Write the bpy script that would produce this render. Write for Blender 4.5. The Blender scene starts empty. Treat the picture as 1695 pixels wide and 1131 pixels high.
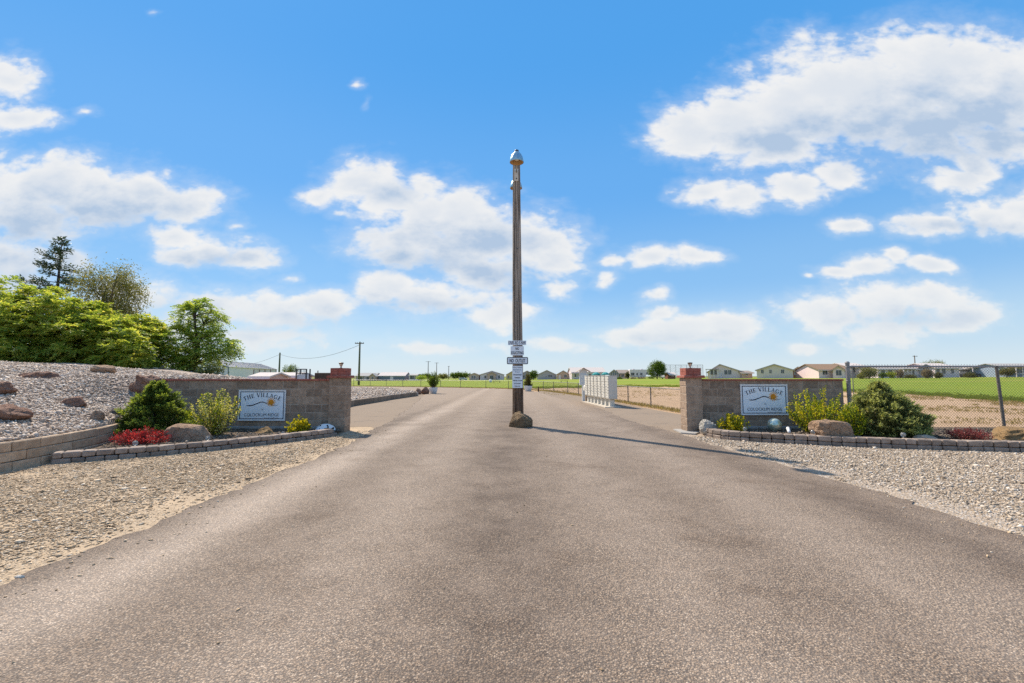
import bpy, bmesh, math, random
import numpy as np
from mathutils import Vector, Matrix, Euler

# ------------------------------------------------------------------ camera, sky, sun, exposure
S = bpy.context.scene
COL = S.collection
F_PX, CX, CY, HORIZON = 720.0, 847.5, 565.5, 623.0
EYE = 1.42
PITCH = math.atan((HORIZON - CY) / F_PX)
cd = bpy.data.cameras.new('camera')
cd.sensor_width = 36.0
cd.lens = 36.0 * F_PX / 1695.0
cd.clip_start, cd.clip_end = 0.05, 9000.0
cam = bpy.data.objects.new('camera', cd)
COL.objects.link(cam)
cam.location = (0, 0, EYE)
cam.rotation_euler = (math.pi / 2 + PITCH, 0, 0)
S.camera = cam

SUN_AZ, SUN_EL = math.radians(-40.2), math.radians(47.9)     # azimuth from +Y, negative = to the left
SUN_DIR = Vector((math.sin(SUN_AZ) * math.cos(SUN_EL), math.cos(SUN_AZ) * math.cos(SUN_EL), math.sin(SUN_EL)))
sl = bpy.data.lights.new('sun', 'SUN')
sl.energy = 4.0
sl.angle = math.radians(0.53)
sl.color = (1.0, 0.90, 0.76)
sun = bpy.data.objects.new('sun', sl)
COL.objects.link(sun)
sun.location = (-20, 20, 40)
sun.rotation_euler = SUN_DIR.to_track_quat('Z', 'Y').to_euler()

S.view_settings.view_transform = 'Standard'
S.view_settings.look = 'None'
S.view_settings.gamma = 1.0
S.view_settings.use_curve_mapping = False
S.view_settings.exposure = 0.75
S.render.engine = 'CYCLES'
S.cycles.max_bounces = 8
S.cycles.transparent_max_bounces = 8
S.cycles.use_denoising = False

W = bpy.data.worlds.new('World')
S.world = W
W.use_nodes = True
W.cycles.sampling_method = 'MANUAL'
W.cycles.sample_map_resolution = 512
# cumulus banks: azimuth/elevation tangents of the cloud heaps ahead, read off the photograph (px) and turned into directions
CLOUDS = [  # cx, cy, rx, ry, weight
 (10,128,62,44,1),(20,197,72,26,.95),(135,187,40,20,.22),(255,22,24,16,.12),
 (-20,300,110,52,1),(90,312,150,52,1.15),(60,350,130,50,1.05),(230,322,80,40,1.1),(300,338,70,34,1),(150,350,110,36,.9),(390,372,44,20,.3),
 (10,440,110,62,.85),(110,430,60,40,.6),
 (287,388,55,28,1),(350,412,70,30,1),(415,432,60,24,.95),(300,425,60,22,.9),
 (590,302,72,42,1),(640,330,80,40,.95),(530,322,46,24,.85),(700,308,52,24,.9),(560,350,46,22,.3),(600,372,30,18,.3),
 (700,352,75,52,1),(760,350,80,55,1),(690,400,105,48,1),(790,400,110,58,1),(870,400,90,50,1),(900,430,70,36,1),(800,450,90,36,.95),(660,425,80,26,.9),
 (598,138,24,18,.14),(615,172,18,26,.16),
 (640,482,58,30,1),(700,492,85,30,1),(770,500,62,20,.95),
 (215,490,80,36,.9),(330,516,90,38,.95),(450,522,110,38,.95),(540,508,70,28,.95),(490,466,48,18,.25),(420,555,180,30,.7),(250,560,150,40,.7),
 (835,522,70,34,.9),(915,478,42,20,.85),
 (1150,222,72,42,1.20),(1220,205,95,64,1.20),(1300,195,110,74,1.20),(1420,150,140,92,1.20),(1560,128,150,96,1.20),(1680,150,100,80,1.20),(1530,205,130,62,1.20),(1290,235,85,48,1.20),(1660,240,80,36,1.08),(1610,270,60,28,0.96),
 (1480,190,150,60,1.1),(1350,190,120,56,1.1),(1600,180,110,60,1.1),(1580,296,82,26,.9),(1635,285,42,26,.8),
 (1165,318,56,22,.95),(1220,330,60,22,.95),(1310,308,66,30,1),(1385,292,50,26,.95),
 (1405,370,42,19,.95),(1545,370,80,24,.95),(1630,355,80,30,1),(1710,340,70,40,1),
 (1085,425,58,22,.95),(1150,425,58,20,.95),(1002,432,32,18,.8),(998,462,26,18,.75),
 (1400,452,50,17,.85),(1450,440,52,22,.9),(1490,428,30,18,.8),(1550,440,42,17,.95),(1352,460,22,12,.45),
 (1365,522,68,32,1),(1460,505,85,38,1),(1540,500,72,36,1),(1595,520,62,26,.95),(1460,552,85,30,.85),(1570,540,60,18,.85),
 (1085,494,28,16,.85),(1098,518,34,16,.85),
 (1050,556,85,20,.85),(1130,548,80,32,1),(1205,545,62,28,1),(1140,572,120,16,.7),
 (920,572,120,18,.7),(1335,572,50,13,.7),(700,575,160,18,.55),
]

BELLIES = [(1520,225,140,52,1.1),(1600,200,130,60,1.1),(1420,215,120,34,.9),(1290,235,100,36,.8),(1650,250,60,26,.8),
 (120,352,160,40,1),(30,370,90,44,.9),(40,455,110,46,1),(760,400,130,34,.9),(700,430,110,30,.8),(830,455,90,26,.8),(640,320,70,18,.6),
 (360,432,100,20,.8),(700,505,100,16,.9),(430,540,190,26,.9),(250,515,100,30,.9),(1500,530,120,22,.9),(1140,566,110,16,.8),(1590,372,110,14,.7)]

def px_dir(px, py):
    a, b = (px - CX) / F_PX, (CY - py) / F_PX
    return Vector((a, math.cos(PITCH) - b * math.sin(PITCH), math.sin(PITCH) + b * math.cos(PITCH)))

def cloud_group(name, clouds):
    g = bpy.data.node_groups.new(name, 'ShaderNodeTree')
    g.interface.new_socket('P', in_out='INPUT', socket_type='NodeSocketVector')
    g.interface.new_socket('Field', in_out='OUTPUT', socket_type='NodeSocketFloat')
    N, L = g.nodes, g.links
    gi, go = N.new('NodeGroupInput'), N.new('NodeGroupOutput')
    acc = None
    for (cx, cy, rx, ry, w) in clouds:
        d = px_dir(cx, cy)
        u, v = d.x / d.y, d.z / d.y
        sx, sy = F_PX / rx, F_PX / ry
        m = N.new('ShaderNodeVectorMath'); m.operation = 'MULTIPLY_ADD'
        L.new(gi.outputs['P'], m.inputs[0])
        m.inputs[1].default_value = (sx, sy, 0)
        m.inputs[2].default_value = (-u * sx, -v * sy, 0)
        q = N.new('ShaderNodeVectorMath'); q.operation = 'LENGTH'
        L.new(m.outputs[0], q.inputs[0])
        f = N.new('ShaderNodeMath'); f.operation = 'SUBTRACT'
        f.inputs[0].default_value = w
        L.new(q.outputs['Value'], f.inputs[1])
        if acc is None:
            acc = f.outputs[0]
        else:
            x = N.new('ShaderNodeMath'); x.operation = 'SMOOTH_MAX'
            L.new(acc, x.inputs[0]); L.new(f.outputs[0], x.inputs[1]); x.inputs[2].default_value = 0.18
            acc = x.outputs[0]
    L.new(acc, go.inputs['Field'])
    return g

def build_world():
    nt = W.node_tree
    N, L = nt.nodes, nt.links
    N.clear()
    def math_(op, a=None, b=None, c=None, clamp=False):
        n = N.new('ShaderNodeMath'); n.operation = op; n.use_clamp = clamp
        for i, s in enumerate((a, b, c)):
            if s is None: continue
            if isinstance(s, (int, float)): n.inputs[i].default_value = s
            else: L.new(s, n.inputs[i])
        return n.outputs[0]
    def vec(op, a, b=None, c=None):
        n = N.new('ShaderNodeVectorMath'); n.operation = op
        for i, s in enumerate((a, b, c)):
            if s is None: continue
            if isinstance(s, tuple): n.inputs[i].default_value = s
            else: L.new(s, n.inputs[i])
        return n.outputs[0]
    def smooth(x, lo, hi):
        n = N.new('ShaderNodeMapRange'); n.interpolation_type = 'SMOOTHSTEP'
        L.new(x, n.inputs[0])
        n.inputs[1].default_value, n.inputs[2].default_value = lo, hi
        return n.outputs[0]
    out = N.new('ShaderNodeOutputWorld')
    sky = N.new('ShaderNodeTexSky'); sky.sky_type = 'NISHITA'; sky.sun_disc = False
    sky.sun_elevation = SUN_EL
    sky.sun_rotation = SUN_AZ
    sky.altitude = 400; sky.air_density = 1.0; sky.dust_density = 0.15; sky.ozone_density = 2.2
    hs = N.new('ShaderNodeHueSaturation'); hs.inputs['Hue'].default_value = SKY_HUE; hs.inputs['Saturation'].default_value = SKY_SAT; hs.inputs['Value'].default_value = SKY_VAL
    L.new(sky.outputs[0], hs.inputs['Color'])
    bg = N.new('ShaderNodeBackground'); bg.inputs[1].default_value = 0.12
    tc = N.new('ShaderNodeTexCoord')
    D = tc.outputs['Generated']
    sep = N.new('ShaderNodeSeparateXYZ'); L.new(D, sep.inputs[0])
    # clear dry air: even out the bright halo of the model sky by elevation (the same all the way round)
    rp = N.new('ShaderNodeValToRGB'); rp.color_ramp.interpolation = 'EASE'
    L.new(math_('MAXIMUM', sep.outputs[2], 0), rp.inputs[0])
    stops = [(0, (.70, .84, .95)), (.07, (.50, .73, .95)), (.20, (.27, .56, .95)), (.40, (.145, .455, .95)), (.62, (.085, .40, .93)), (1, (.06, .30, .80))]
    while len(rp.color_ramp.elements) < len(stops): rp.color_ramp.elements.new(.5)
    for e, (p, c) in zip(rp.color_ramp.elements, stops): e.position = p; e.color = (*c, 1)
    lift = vec('SCALE', rp.outputs[0]); lift.node.inputs['Scale'].default_value = 4.6
    sm = N.new('ShaderNodeMix'); sm.data_type = 'RGBA'; sm.inputs[0].default_value = .86
    L.new(hs.outputs[0], sm.inputs[6]); L.new(lift, sm.inputs[7])
    L.new(sm.outputs[2], bg.inputs[0])
    # heaps ahead
    fy = math_('MAXIMUM', sep.outputs[1], 0.08)
    u = math_('DIVIDE', sep.outputs[0], fy); v = math_('DIVIDE', sep.outputs[2], fy)
    cmb = N.new('ShaderNodeCombineXYZ'); L.new(u, cmb.inputs[0]); L.new(v, cmb.inputs[1])
    P = cmb.outputs[0]
    def noise(vecsock, scale, detail=8, rough=.6, dims='2D'):
        n = N.new('ShaderNodeTexNoise'); n.noise_dimensions = dims
        L.new(vecsock, n.inputs['Vector']); n.inputs['Scale'].default_value = scale
        n.inputs['Detail'].default_value = detail; n.inputs['Roughness'].default_value = rough
        return n
    Pn = vec('MULTIPLY', P, (1, 1.7, 1))
    wn = noise(Pn, 3.2, 4, .55)
    wv = vec('MULTIPLY', vec('SUBTRACT', wn.outputs['Color'], (.5, .5, .5)), (.10, .055, 0))
    Pw = vec('ADD', P, wv)
    n1 = noise(Pn, 8.0, 8, .56).outputs[0]
    n2 = noise(vec('MULTIPLY', Pn, (1, 1.1, 1)), 26.0, 6, .6).outputs[0]
    vo = N.new('ShaderNodeTexVoronoi'); vo.voronoi_dimensions = '2D'; vo.feature = 'F1'; vo.inputs['Scale'].default_value = 15
    vo.inputs['Detail'].default_value = 2; vo.inputs['Roughness'].default_value = .5
    wn2 = vec('ADD', Pn, vec('MULTIPLY', vec('SUBTRACT', noise(Pn, 9, 3).outputs['Color'], (.5,.5,.5)), (.06,.06,0)))
    L.new(wn2, vo.inputs['Vector'])
    billow = math_('SUBTRACT', .45, vo.outputs['Distance'])
    det = math_('ADD', math_('MULTIPLY', math_('SUBTRACT', n1, .5), 1.1), math_('MULTIPLY', math_('SUBTRACT', n2, .5), .5))
    det = math_('ADD', det, math_('MULTIPLY', billow, .38))
    def field(p, name, clouds):
        n = N.new('ShaderNodeGroup'); n.node_tree = cloud_group(name, clouds); L.new(p, n.inputs[0]); return n.outputs[0]
    F0 = field(Pw, 'cloud_field', CLOUDS)
    F1 = field(Pw, 'cloud_depth', BELLIES)               # where the heaps are thickest and stay grey
    ahead = smooth(sep.outputs[1], .22, .40)
    # the same kind of cloud over the rest of the sky
    fz = math_('MAXIMUM', sep.outputs[2], .06)
    c2 = N.new('ShaderNodeCombineXYZ')
    L.new(math_('DIVIDE', sep.outputs[0], fz), c2.inputs[0]); L.new(math_('DIVIDE', sep.outputs[1], fz), c2.inputs[1])
    dome = noise(c2.outputs[0], .55, 8, .55).outputs[0]
    domeF = math_('MULTIPLY', math_('SUBTRACT', dome, .56), 5)
    high = smooth(v, .80, 1.0)
    wF = math_('MULTIPLY', ahead, math_('SUBTRACT', 1, high))
    def mixv(a, b, t): return math_('ADD', a, math_('MULTIPLY', math_('SUBTRACT', b, a), t))
    T0 = mixv(domeF, math_('ADD', F0, det), wF)
    dens = smooth(T0, -.34, .36)
    # soft thin veil around the heaps
    veil = math_('MULTIPLY', smooth(math_('ADD', F0, math_('MULTIPLY', det, .9)), -.75, .3), math_('MULTIPLY', wF, .30))
    above = smooth(sep.outputs[2], 0.0, .03)
    dens = math_('MULTIPLY', math_('MAXIMUM', dens, veil), above)
    belly = smooth(math_('ADD', F1, math_('MULTIPLY', det, .8)), -.75, 1.0)
    core = smooth(math_('ADD', F0, math_('MULTIPLY', math_('SUBTRACT', n1, .5), 1.4)), .15, 1.1)
    shade = math_('ADD', math_('MULTIPLY', math_('MULTIPLY', belly, .85), math_('MULTIPLY_ADD', n1, 1.4, .25)), math_('MULTIPLY', core, .34), None, True)
    shade = math_('MULTIPLY', shade, math_('MULTIPLY_ADD', smooth(sep.outputs[2], .03, .20), .55, .45))
    cr = N.new('ShaderNodeMix'); cr.data_type = 'RGBA'
    L.new(shade, cr.inputs[0])
    cr.inputs[6].default_value = (1.0, .99, .97, 1)
    cr.inputs[7].default_value = (.50, .63, .81, 1)
    cb = N.new('ShaderNodeBackground'); cb.inputs[1].default_value = CLOUD_STR
    L.new(cr.outputs[2], cb.inputs[0])
    mx = N.new('ShaderNodeMixShader')
    L.new(math_('MULTIPLY', dens, .95), mx.inputs[0]); L.new(bg.outputs[0], mx.inputs[1]); L.new(cb.outputs[0], mx.inputs[2])
    # the paler air towards the horizon, all the way round
    hz = N.new('ShaderNodeBackground'); hz.inputs[0].default_value = (.80, .92, 1.0, 1); hz.inputs[1].default_value = .50
    mh = N.new('ShaderNodeMixShader')
    el = math_('ABSOLUTE', sep.outputs[2])
    hfac = math_('MULTIPLY', math_('POWER', math_('SUBTRACT', 1, math_('MINIMUM', math_('DIVIDE', el, .22), 1)), 2.0), .62)
    L.new(hfac, mh.inputs[0]); L.new(mx.outputs[0], mh.inputs[1]); L.new(hz.outputs[0], mh.inputs[2])
    L.new(mh.outputs[0], out.inputs[0])
SKY_HUE, SKY_SAT, SKY_VAL, CLOUD_STR = 0.492, 1.12, 0.8, 0.55
build_world()

# ------------------------------------------------------------------ helpers
rnd = random.Random(7)
rng = np.random.default_rng(7)

def smoothstep(a, b, x):
    t = np.clip((x - a) / (b - a), 0, 1)
    return t * t * (3 - 2 * t)

# ground level far out: by bearing (px), distance of the house row and its ground height
_T_PX = np.array([-400, 350, 640, 850, 900, 960, 1050, 1200, 1400, 1500, 1690, 2000], float)
_T_D = np.array([240, 240, 240, 240, 235, 220, 205, 150, 130, 125, 120, 120], float)
_T_Z = np.array([-1.0, -1.0, -1.05, -.42, -.3, 0.0, .33, .75, .95, 1.0, 1.3, 1.4])
def terrain(x, y):
    x, y = np.asarray(x, float), np.asarray(y, float)
    yy = np.maximum(y, 1e-3)
    px = np.where(y > 1, CX + F_PX * x / yy, np.where(x < 0, -400, 2000))
    d = np.interp(px, _T_PX, _T_D); z = np.interp(px, _T_PX, _T_Z)
    return -0.03 + z * smoothstep(40, d, y)

def G(px, py, z=0.0):
    d = px_dir(px, py)
    t = (z - EYE) / d.z
    return Vector((d.x * t, d.y * t, z))
def AT(px, py, y):                    # the point of the ray through (px, py) on the plane Y = y
    d = px_dir(px, py); t = y / d.y
    return Vector((d.x * t, y, EYE + d.z * t))
def XP(px, y): return (px - CX) / F_PX * y    # good near the horizon

def tag(o, label=None, cat=None, group=None, kind=None):
    if label: o['label'] = label
    if cat: o['category'] = cat
    if group: o['group'] = group
    if kind: o['kind'] = kind
    return o
def thing(name, label, cat, loc=(0, 0, 0), rz=0.0, group=None):
    o = bpy.data.objects.new(name, None)
    o.empty_display_size = .2
    o.location = loc; o.rotation_euler = (0, 0, rz)
    COL.objects.link(o)
    return tag(o, label, cat, group)
def link(name, me, parent=None, loc=(0, 0, 0), rot=(0, 0, 0), scale=(1, 1, 1)):
    o = bpy.data.objects.new(name, me)
    COL.objects.link(o)
    o.location, o.rotation_euler, o.scale = loc, rot, scale
    if parent is not None: o.parent = parent
    return o
def copy_tree(o, parent=None):
    c = o.copy(); COL.objects.link(c)
    if parent is not None: c.parent = parent
    for ch in list(o.children): copy_tree(ch, c)
    return c

class MB:
    def __init__(s): s.v, s.f, s.m = [], [], []
    def add(s, verts, faces, mi=0):
        b = len(s.v); s.v += [tuple(v) for v in verts]
        s.f += [tuple(i + b for i in f) for f in faces]; s.m += [mi] * len(faces)
        return s
    def box(s, x0, x1, y0, y1, z0, z1, mi=0):
        return s.add([(x0,y0,z0),(x1,y0,z0),(x1,y1,z0),(x0,y1,z0),(x0,y0,z1),(x1,y0,z1),(x1,y1,z1),(x0,y1,z1)],
                     [(0,3,2,1),(4,5,6,7),(0,1,5,4),(1,2,6,5),(2,3,7,6),(3,0,4,7)], mi)
    def cbox(s, cx, cy, cz, sx, sy, sz, mi=0):
        return s.box(cx-sx/2, cx+sx/2, cy-sy/2, cy+sy/2, cz-sz/2, cz+sz/2, mi)
    def tube(s, pts, r, n=8, mi=0, cap=True):
        pts = [Vector(p) for p in pts]
        rs = r if isinstance(r, (list, tuple)) else [r] * len(pts)
        rings = []
        for i, p in enumerate(pts):
            a = pts[max(0, i-1)]; b = pts[min(len(pts)-1, i+1)]
            t = (b - a)
            t = t.normalized() if t.length > 1e-9 else Vector((0, 0, 1))
            ref = Vector((1, 0, 0)) if abs(t.x) < .9 else Vector((0, 1, 0))
            e1 = t.cross(ref).normalized(); e2 = t.cross(e1)
            rings.append([p + (e1 * math.cos(k*2*math.pi/n) + e2 * math.sin(k*2*math.pi/n)) * rs[i] for k in range(n)])
        vs = [v for rg in rings for v in rg]
        fs = []
        for i in range(len(pts)-1):
            for k in range(n):
                k2 = (k+1) % n
                fs.append((i*n+k, i*n+k2, (i+1)*n+k2, (i+1)*n+k))
        if cap:
            fs.append(tuple(range(n-1, -1, -1))); fs.append(tuple((len(pts)-1)*n + k for k in range(n)))
        return s.add(vs, fs, mi)
    def lathe(s, prof, n=20, c=(0,0,0), mi=0):     # prof: (r, z) from one end to the other
        vs = []; fs = []
        for (r, z) in prof:
            vs += [(c[0]+r*math.cos(k*2*math.pi/n), c[1]+r*math.sin(k*2*math.pi/n), c[2]+z) for k in range(n)]
        for i in range(len(prof)-1):
            for k in range(n):
                k2 = (k+1) % n
                fs.append((i*n+k, i*n+k2, (i+1)*n+k2, (i+1)*n+k))
        return s.add(vs, fs, mi)
    def prism(s, poly, axis, a0, a1, mi=0):        # poly in the two other axes, extruded along axis
        n = len(poly)
        def P(p, a):
            return {'x': (a, p[0], p[1]), 'y': (p[0], a, p[1]), 'z': (p[0], p[1], a)}[axis]
        vs = [P(p, a0) for p in poly] + [P(p, a1) for p in poly]
        fs = [tuple(range(n-1, -1, -1)), tuple(range(n, 2*n))] + [(i, (i+1)%n, n+(i+1)%n, n+i) for i in range(n)]
        return s.add(vs, fs, mi)
    def mesh(s, name, mats, smooth=False):
        me = bpy.data.meshes.new(name)
        me.from_pydata(s.v, [], s.f)
        for m in (mats if isinstance(mats, (list, tuple)) else [mats]): me.materials.append(m)
        me.polygons.foreach_set('material_index', s.m)
        bm = bmesh.new(); bm.from_mesh(me)
        bmesh.ops.recalc_face_normals(bm, faces=bm.faces)
        bm.to_mesh(me); bm.free()
        if smooth:
            me.polygons.foreach_set('use_smooth', [True] * len(me.polygons))
            if smooth != True: me.set_sharp_from_angle(angle=smooth)
        me.update()
        return me
    def build(s, name, mats, parent=None, smooth=False, loc=(0,0,0), rot=(0,0,0)):
        return link(name, s.mesh(name, mats, smooth), parent, loc, rot)

def np_mesh(name, V, Fa, mat, smooth=False):
    V = np.asarray(V, np.float32); Fa = np.asarray(Fa, np.int32)
    me = bpy.data.meshes.new(name)
    n, k = Fa.shape
    me.vertices.add(len(V)); me.vertices.foreach_set('co', V.ravel())
    me.loops.add(n*k); me.loops.foreach_set('vertex_index', Fa.ravel())
    me.polygons.add(n)
    me.polygons.foreach_set('loop_start', np.arange(0, n*k, k, dtype=np.int32))
    me.polygons.foreach_set('loop_total', np.full(n, k, np.int32))
    if smooth: me.polygons.foreach_set('use_smooth', np.ones(n, bool))
    me.materials.append(mat)
    me.update(calc_edges=True)
    return me

def leaf_quads(c, a, L, Wd, nrm=None):
    """rhombus leaves: base c, direction a, length L, width Wd"""
    n = len(c)
    a = a / np.maximum(np.linalg.norm(a, axis=1, keepdims=True), 1e-6)
    if nrm is None: nrm = rng.normal(size=(n, 3))
    s = np.cross(a, nrm); s /= np.maximum(np.linalg.norm(s, axis=1, keepdims=True), 1e-6)
    L = np.broadcast_to(np.asarray(L, float), (n,))[:, None]; Wd = np.broadcast_to(np.asarray(Wd, float), (n,))[:, None]
    fold = np.cross(s, a) * (Wd * .18)
    V = np.stack([c, c + a*L*.5 + s*Wd*.5 + fold, c + a*L, c + a*L*.5 - s*Wd*.5 + fold], 1).reshape(-1, 3)
    Fq = np.arange(4*n).reshape(n, 4)
    return V, Fq

def joinVF(parts):
    Vs, Fs, b = [], [], 0
    for V, Fq in parts:
        Vs.append(V); Fs.append(Fq + b); b += len(V)
    return np.concatenate(Vs), np.concatenate(Fs)

# ------------------------------------------------------------------ materials
def new_mat(name):
    m = bpy.data.materials.new(name); m.use_nodes = True
    nt = m.node_tree; nt.nodes.clear()
    return m, nt
class NT:
    def __init__(s, nt): s.nt, s.N, s.L = nt, nt.nodes, nt.links
    def set(s, sock, v):
        if v is None: return
        if isinstance(v, bpy.types.NodeSocket): s.L.new(v, sock)
        elif isinstance(v, (tuple, list)) and len(v) == 3 and sock.type == 'RGBA': sock.default_value = (*v, 1)
        else: sock.default_value = v
    def math(s, op, a=None, b=None, c=None, clamp=False):
        n = s.N.new('ShaderNodeMath'); n.operation = op; n.use_clamp = clamp
        for i, v in enumerate((a, b, c)): s.set(n.inputs[i], v)
        return n.outputs[0]
    def vec(s, op, a=None, b=None, c=None):
        n = s.N.new('ShaderNodeVectorMath'); n.operation = op
        for i, v in enumerate((a, b, c)): s.set(n.inputs[i], v)
        return n.outputs[0]
    def coord(s, kind='Object'): return s.N.new('ShaderNodeTexCoord').outputs[kind]
    def world(s): return s.N.new('ShaderNodeNewGeometry').outputs['Position']
    def island(s): return s.N.new('ShaderNodeNewGeometry').outputs['Random Per Island']
    def rand(s): return s.N.new('ShaderNodeObjectInfo').outputs['Random']
    def noise(s, v, scale, detail=4, rough=.55, dist=0):
        n = s.N.new('ShaderNodeTexNoise'); s.set(n.inputs['Vector'], v)
        n.inputs['Scale'].default_value = scale; n.inputs['Detail'].default_value = detail
        n.inputs['Roughness'].default_value = rough; n.inputs['Distortion'].default_value = dist
        return n.outputs[0]
    def voro(s, v, scale, feature='F1', out='Distance', rnd_=1.0):
        n = s.N.new('ShaderNodeTexVoronoi'); n.feature = feature; s.set(n.inputs['Vector'], v)
        n.inputs['Scale'].default_value = scale
        if 'Randomness' in n.inputs: n.inputs['Randomness'].default_value = rnd_
        return n.outputs[out]
    def ramp(s, fac, stops, interp='LINEAR'):
        n = s.N.new('ShaderNodeValToRGB'); s.set(n.inputs[0], fac)
        cr = n.color_ramp; cr.interpolation = interp
        while len(cr.elements) < len(stops): cr.elements.new(.5)
        for e, (p, c) in zip(cr.elements, stops):
            e.position = p; e.color = (*c, 1) if len(c) == 3 else c
        return n.outputs[0]
    def mix(s, fac, a, b, mode='MIX'):
        n = s.N.new('ShaderNodeMix'); n.data_type = 'RGBA'; n.blend_type = mode
        s.set(n.inputs[0], fac); s.set(n.inputs[6], a); s.set(n.inputs[7], b)
        return n.outputs[2]
    def range(s, v, a, b, c=0, d=1, smooth=True):
        n = s.N.new('ShaderNodeMapRange'); n.interpolation_type = 'SMOOTHSTEP' if smooth else 'LINEAR'
        s.set(n.inputs[0], v); s.set(n.inputs[1], a); s.set(n.inputs[2], b); s.set(n.inputs[3], c); s.set(n.inputs[4], d)
        return n.outputs[0]
    def sep(s, v):
        n = s.N.new('ShaderNodeSeparateXYZ'); s.set(n.inputs[0], v); return n.outputs
    def comb(s, x=0., y=0., z=0.):
        n = s.N.new('ShaderNodeCombineXYZ')
        for i, v in enumerate((x, y, z)): s.set(n.inputs[i], v)
        return n.outputs[0]
    def bump(s, h, strength=.3, dist=.02, normal=None):
        n = s.N.new('ShaderNodeBump'); n.inputs['Strength'].default_value = strength; n.inputs['Distance'].default_value = dist
        s.set(n.inputs['Height'], h); s.set(n.inputs['Normal'], normal)
        return n.outputs[0]
    def out(s, col, rough=.8, normal=None, metal=0., spec=.3, **kw):
        b = s.N.new('ShaderNodeBsdfPrincipled')
        s.set(b.inputs['Base Color'], col); s.set(b.inputs['Roughness'], rough); s.set(b.inputs['Metallic'], metal)
        s.set(b.inputs['Specular IOR Level'], spec); s.set(b.inputs['Normal'], normal)
        for k, v in kw.items(): s.set(b.inputs[k.replace('_', ' ')], v)
        o = s.N.new('ShaderNodeOutputMaterial'); s.L.new(b.outputs[0], o.inputs[0])
        return b

def pmat(name, c1, c2, scale=6, rough=.85, bs=40, bstr=.25, bd=.01, metal=0., spec=.25, vary=0., detail=6, stretch=None):
    m, nt = new_mat(name); t = NT(nt)
    co = t.coord()
    if vary:
        r = t.rand()
        co = t.vec('ADD', co, t.comb(t.math('MULTIPLY', r, 37.0), t.math('MULTIPLY', r, 91.0), t.math('MULTIPLY', r, 53.0)))
    cs = t.vec('MULTIPLY', co, stretch) if stretch else co
    col = t.mix(t.range(t.noise(cs, scale, detail, .6), .3, .7), c1, c2)
    if vary:
        k = t.math('MULTIPLY_ADD', r, vary, 1 - vary / 2)
        col = t.mix(1.0, col, t.comb(k, k, k), 'MULTIPLY')
    nb = t.bump(t.noise(cs, bs, 5, .65), bstr, bd) if bstr else None
    t.out(col, rough, nb, metal, spec)
    return m

def leafmat(name, stops, trans=.45, rough=.55, tint=(1.15, 1.1, .55)):
    m, nt = new_mat(name); t = NT(nt)
    isl = t.island()
    big = t.noise(t.coord(), 1.6, 3, .6)
    f = t.math('ADD', t.math('MULTIPLY', isl, .75), t.math('MULTIPLY', t.math('SUBTRACT', big, .38), .8), None, True)
    col = t.ramp(f, stops)
    d = t.N.new('ShaderNodeBsdfPrincipled'); t.set(d.inputs['Base Color'], col); d.inputs['Roughness'].default_value = rough; d.inputs['Specular IOR Level'].default_value = .25
    tr = t.N.new('ShaderNodeBsdfTranslucent'); t.set(tr.inputs[0], t.mix(1.0, col, tint, 'MULTIPLY'))
    mx = t.N.new('ShaderNodeMixShader'); mx.inputs[0].default_value = trans
    t.L.new(d.outputs[0], mx.inputs[1]); t.L.new(tr.outputs[0], mx.inputs[2])
    o = t.N.new('ShaderNodeOutputMaterial'); t.L.new(mx.outputs[0], o.inputs[0])
    return m

def flat(name, c, rough=.5, metal=0., spec=.4, dirt=.12):
    return pmat(name, c, tuple(x * (1 - dirt) for x in c), 5, rough, 60, .04, .004, metal, spec)

def stonemat(name, stops, rough=.9):
    m, nt = new_mat(name); t = NT(nt)
    col = t.ramp(t.island(), stops)
    col = t.mix(t.math('MULTIPLY', t.noise(t.world(), 60, 4), .35), col, (.10, .085, .07))
    t.out(col, rough, t.bump(t.noise(t.world(), 160, 3), .3, .004), 0, .2)
    return m

def glassmat(name, c=(.03, .045, .055)):
    m, nt = new_mat(name); t = NT(nt)
    t.out(t.mix(t.noise(t.coord(), 2, 2), c, tuple(x * 2.2 for x in c)), .08, None, 0, .6)
    return m

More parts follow.
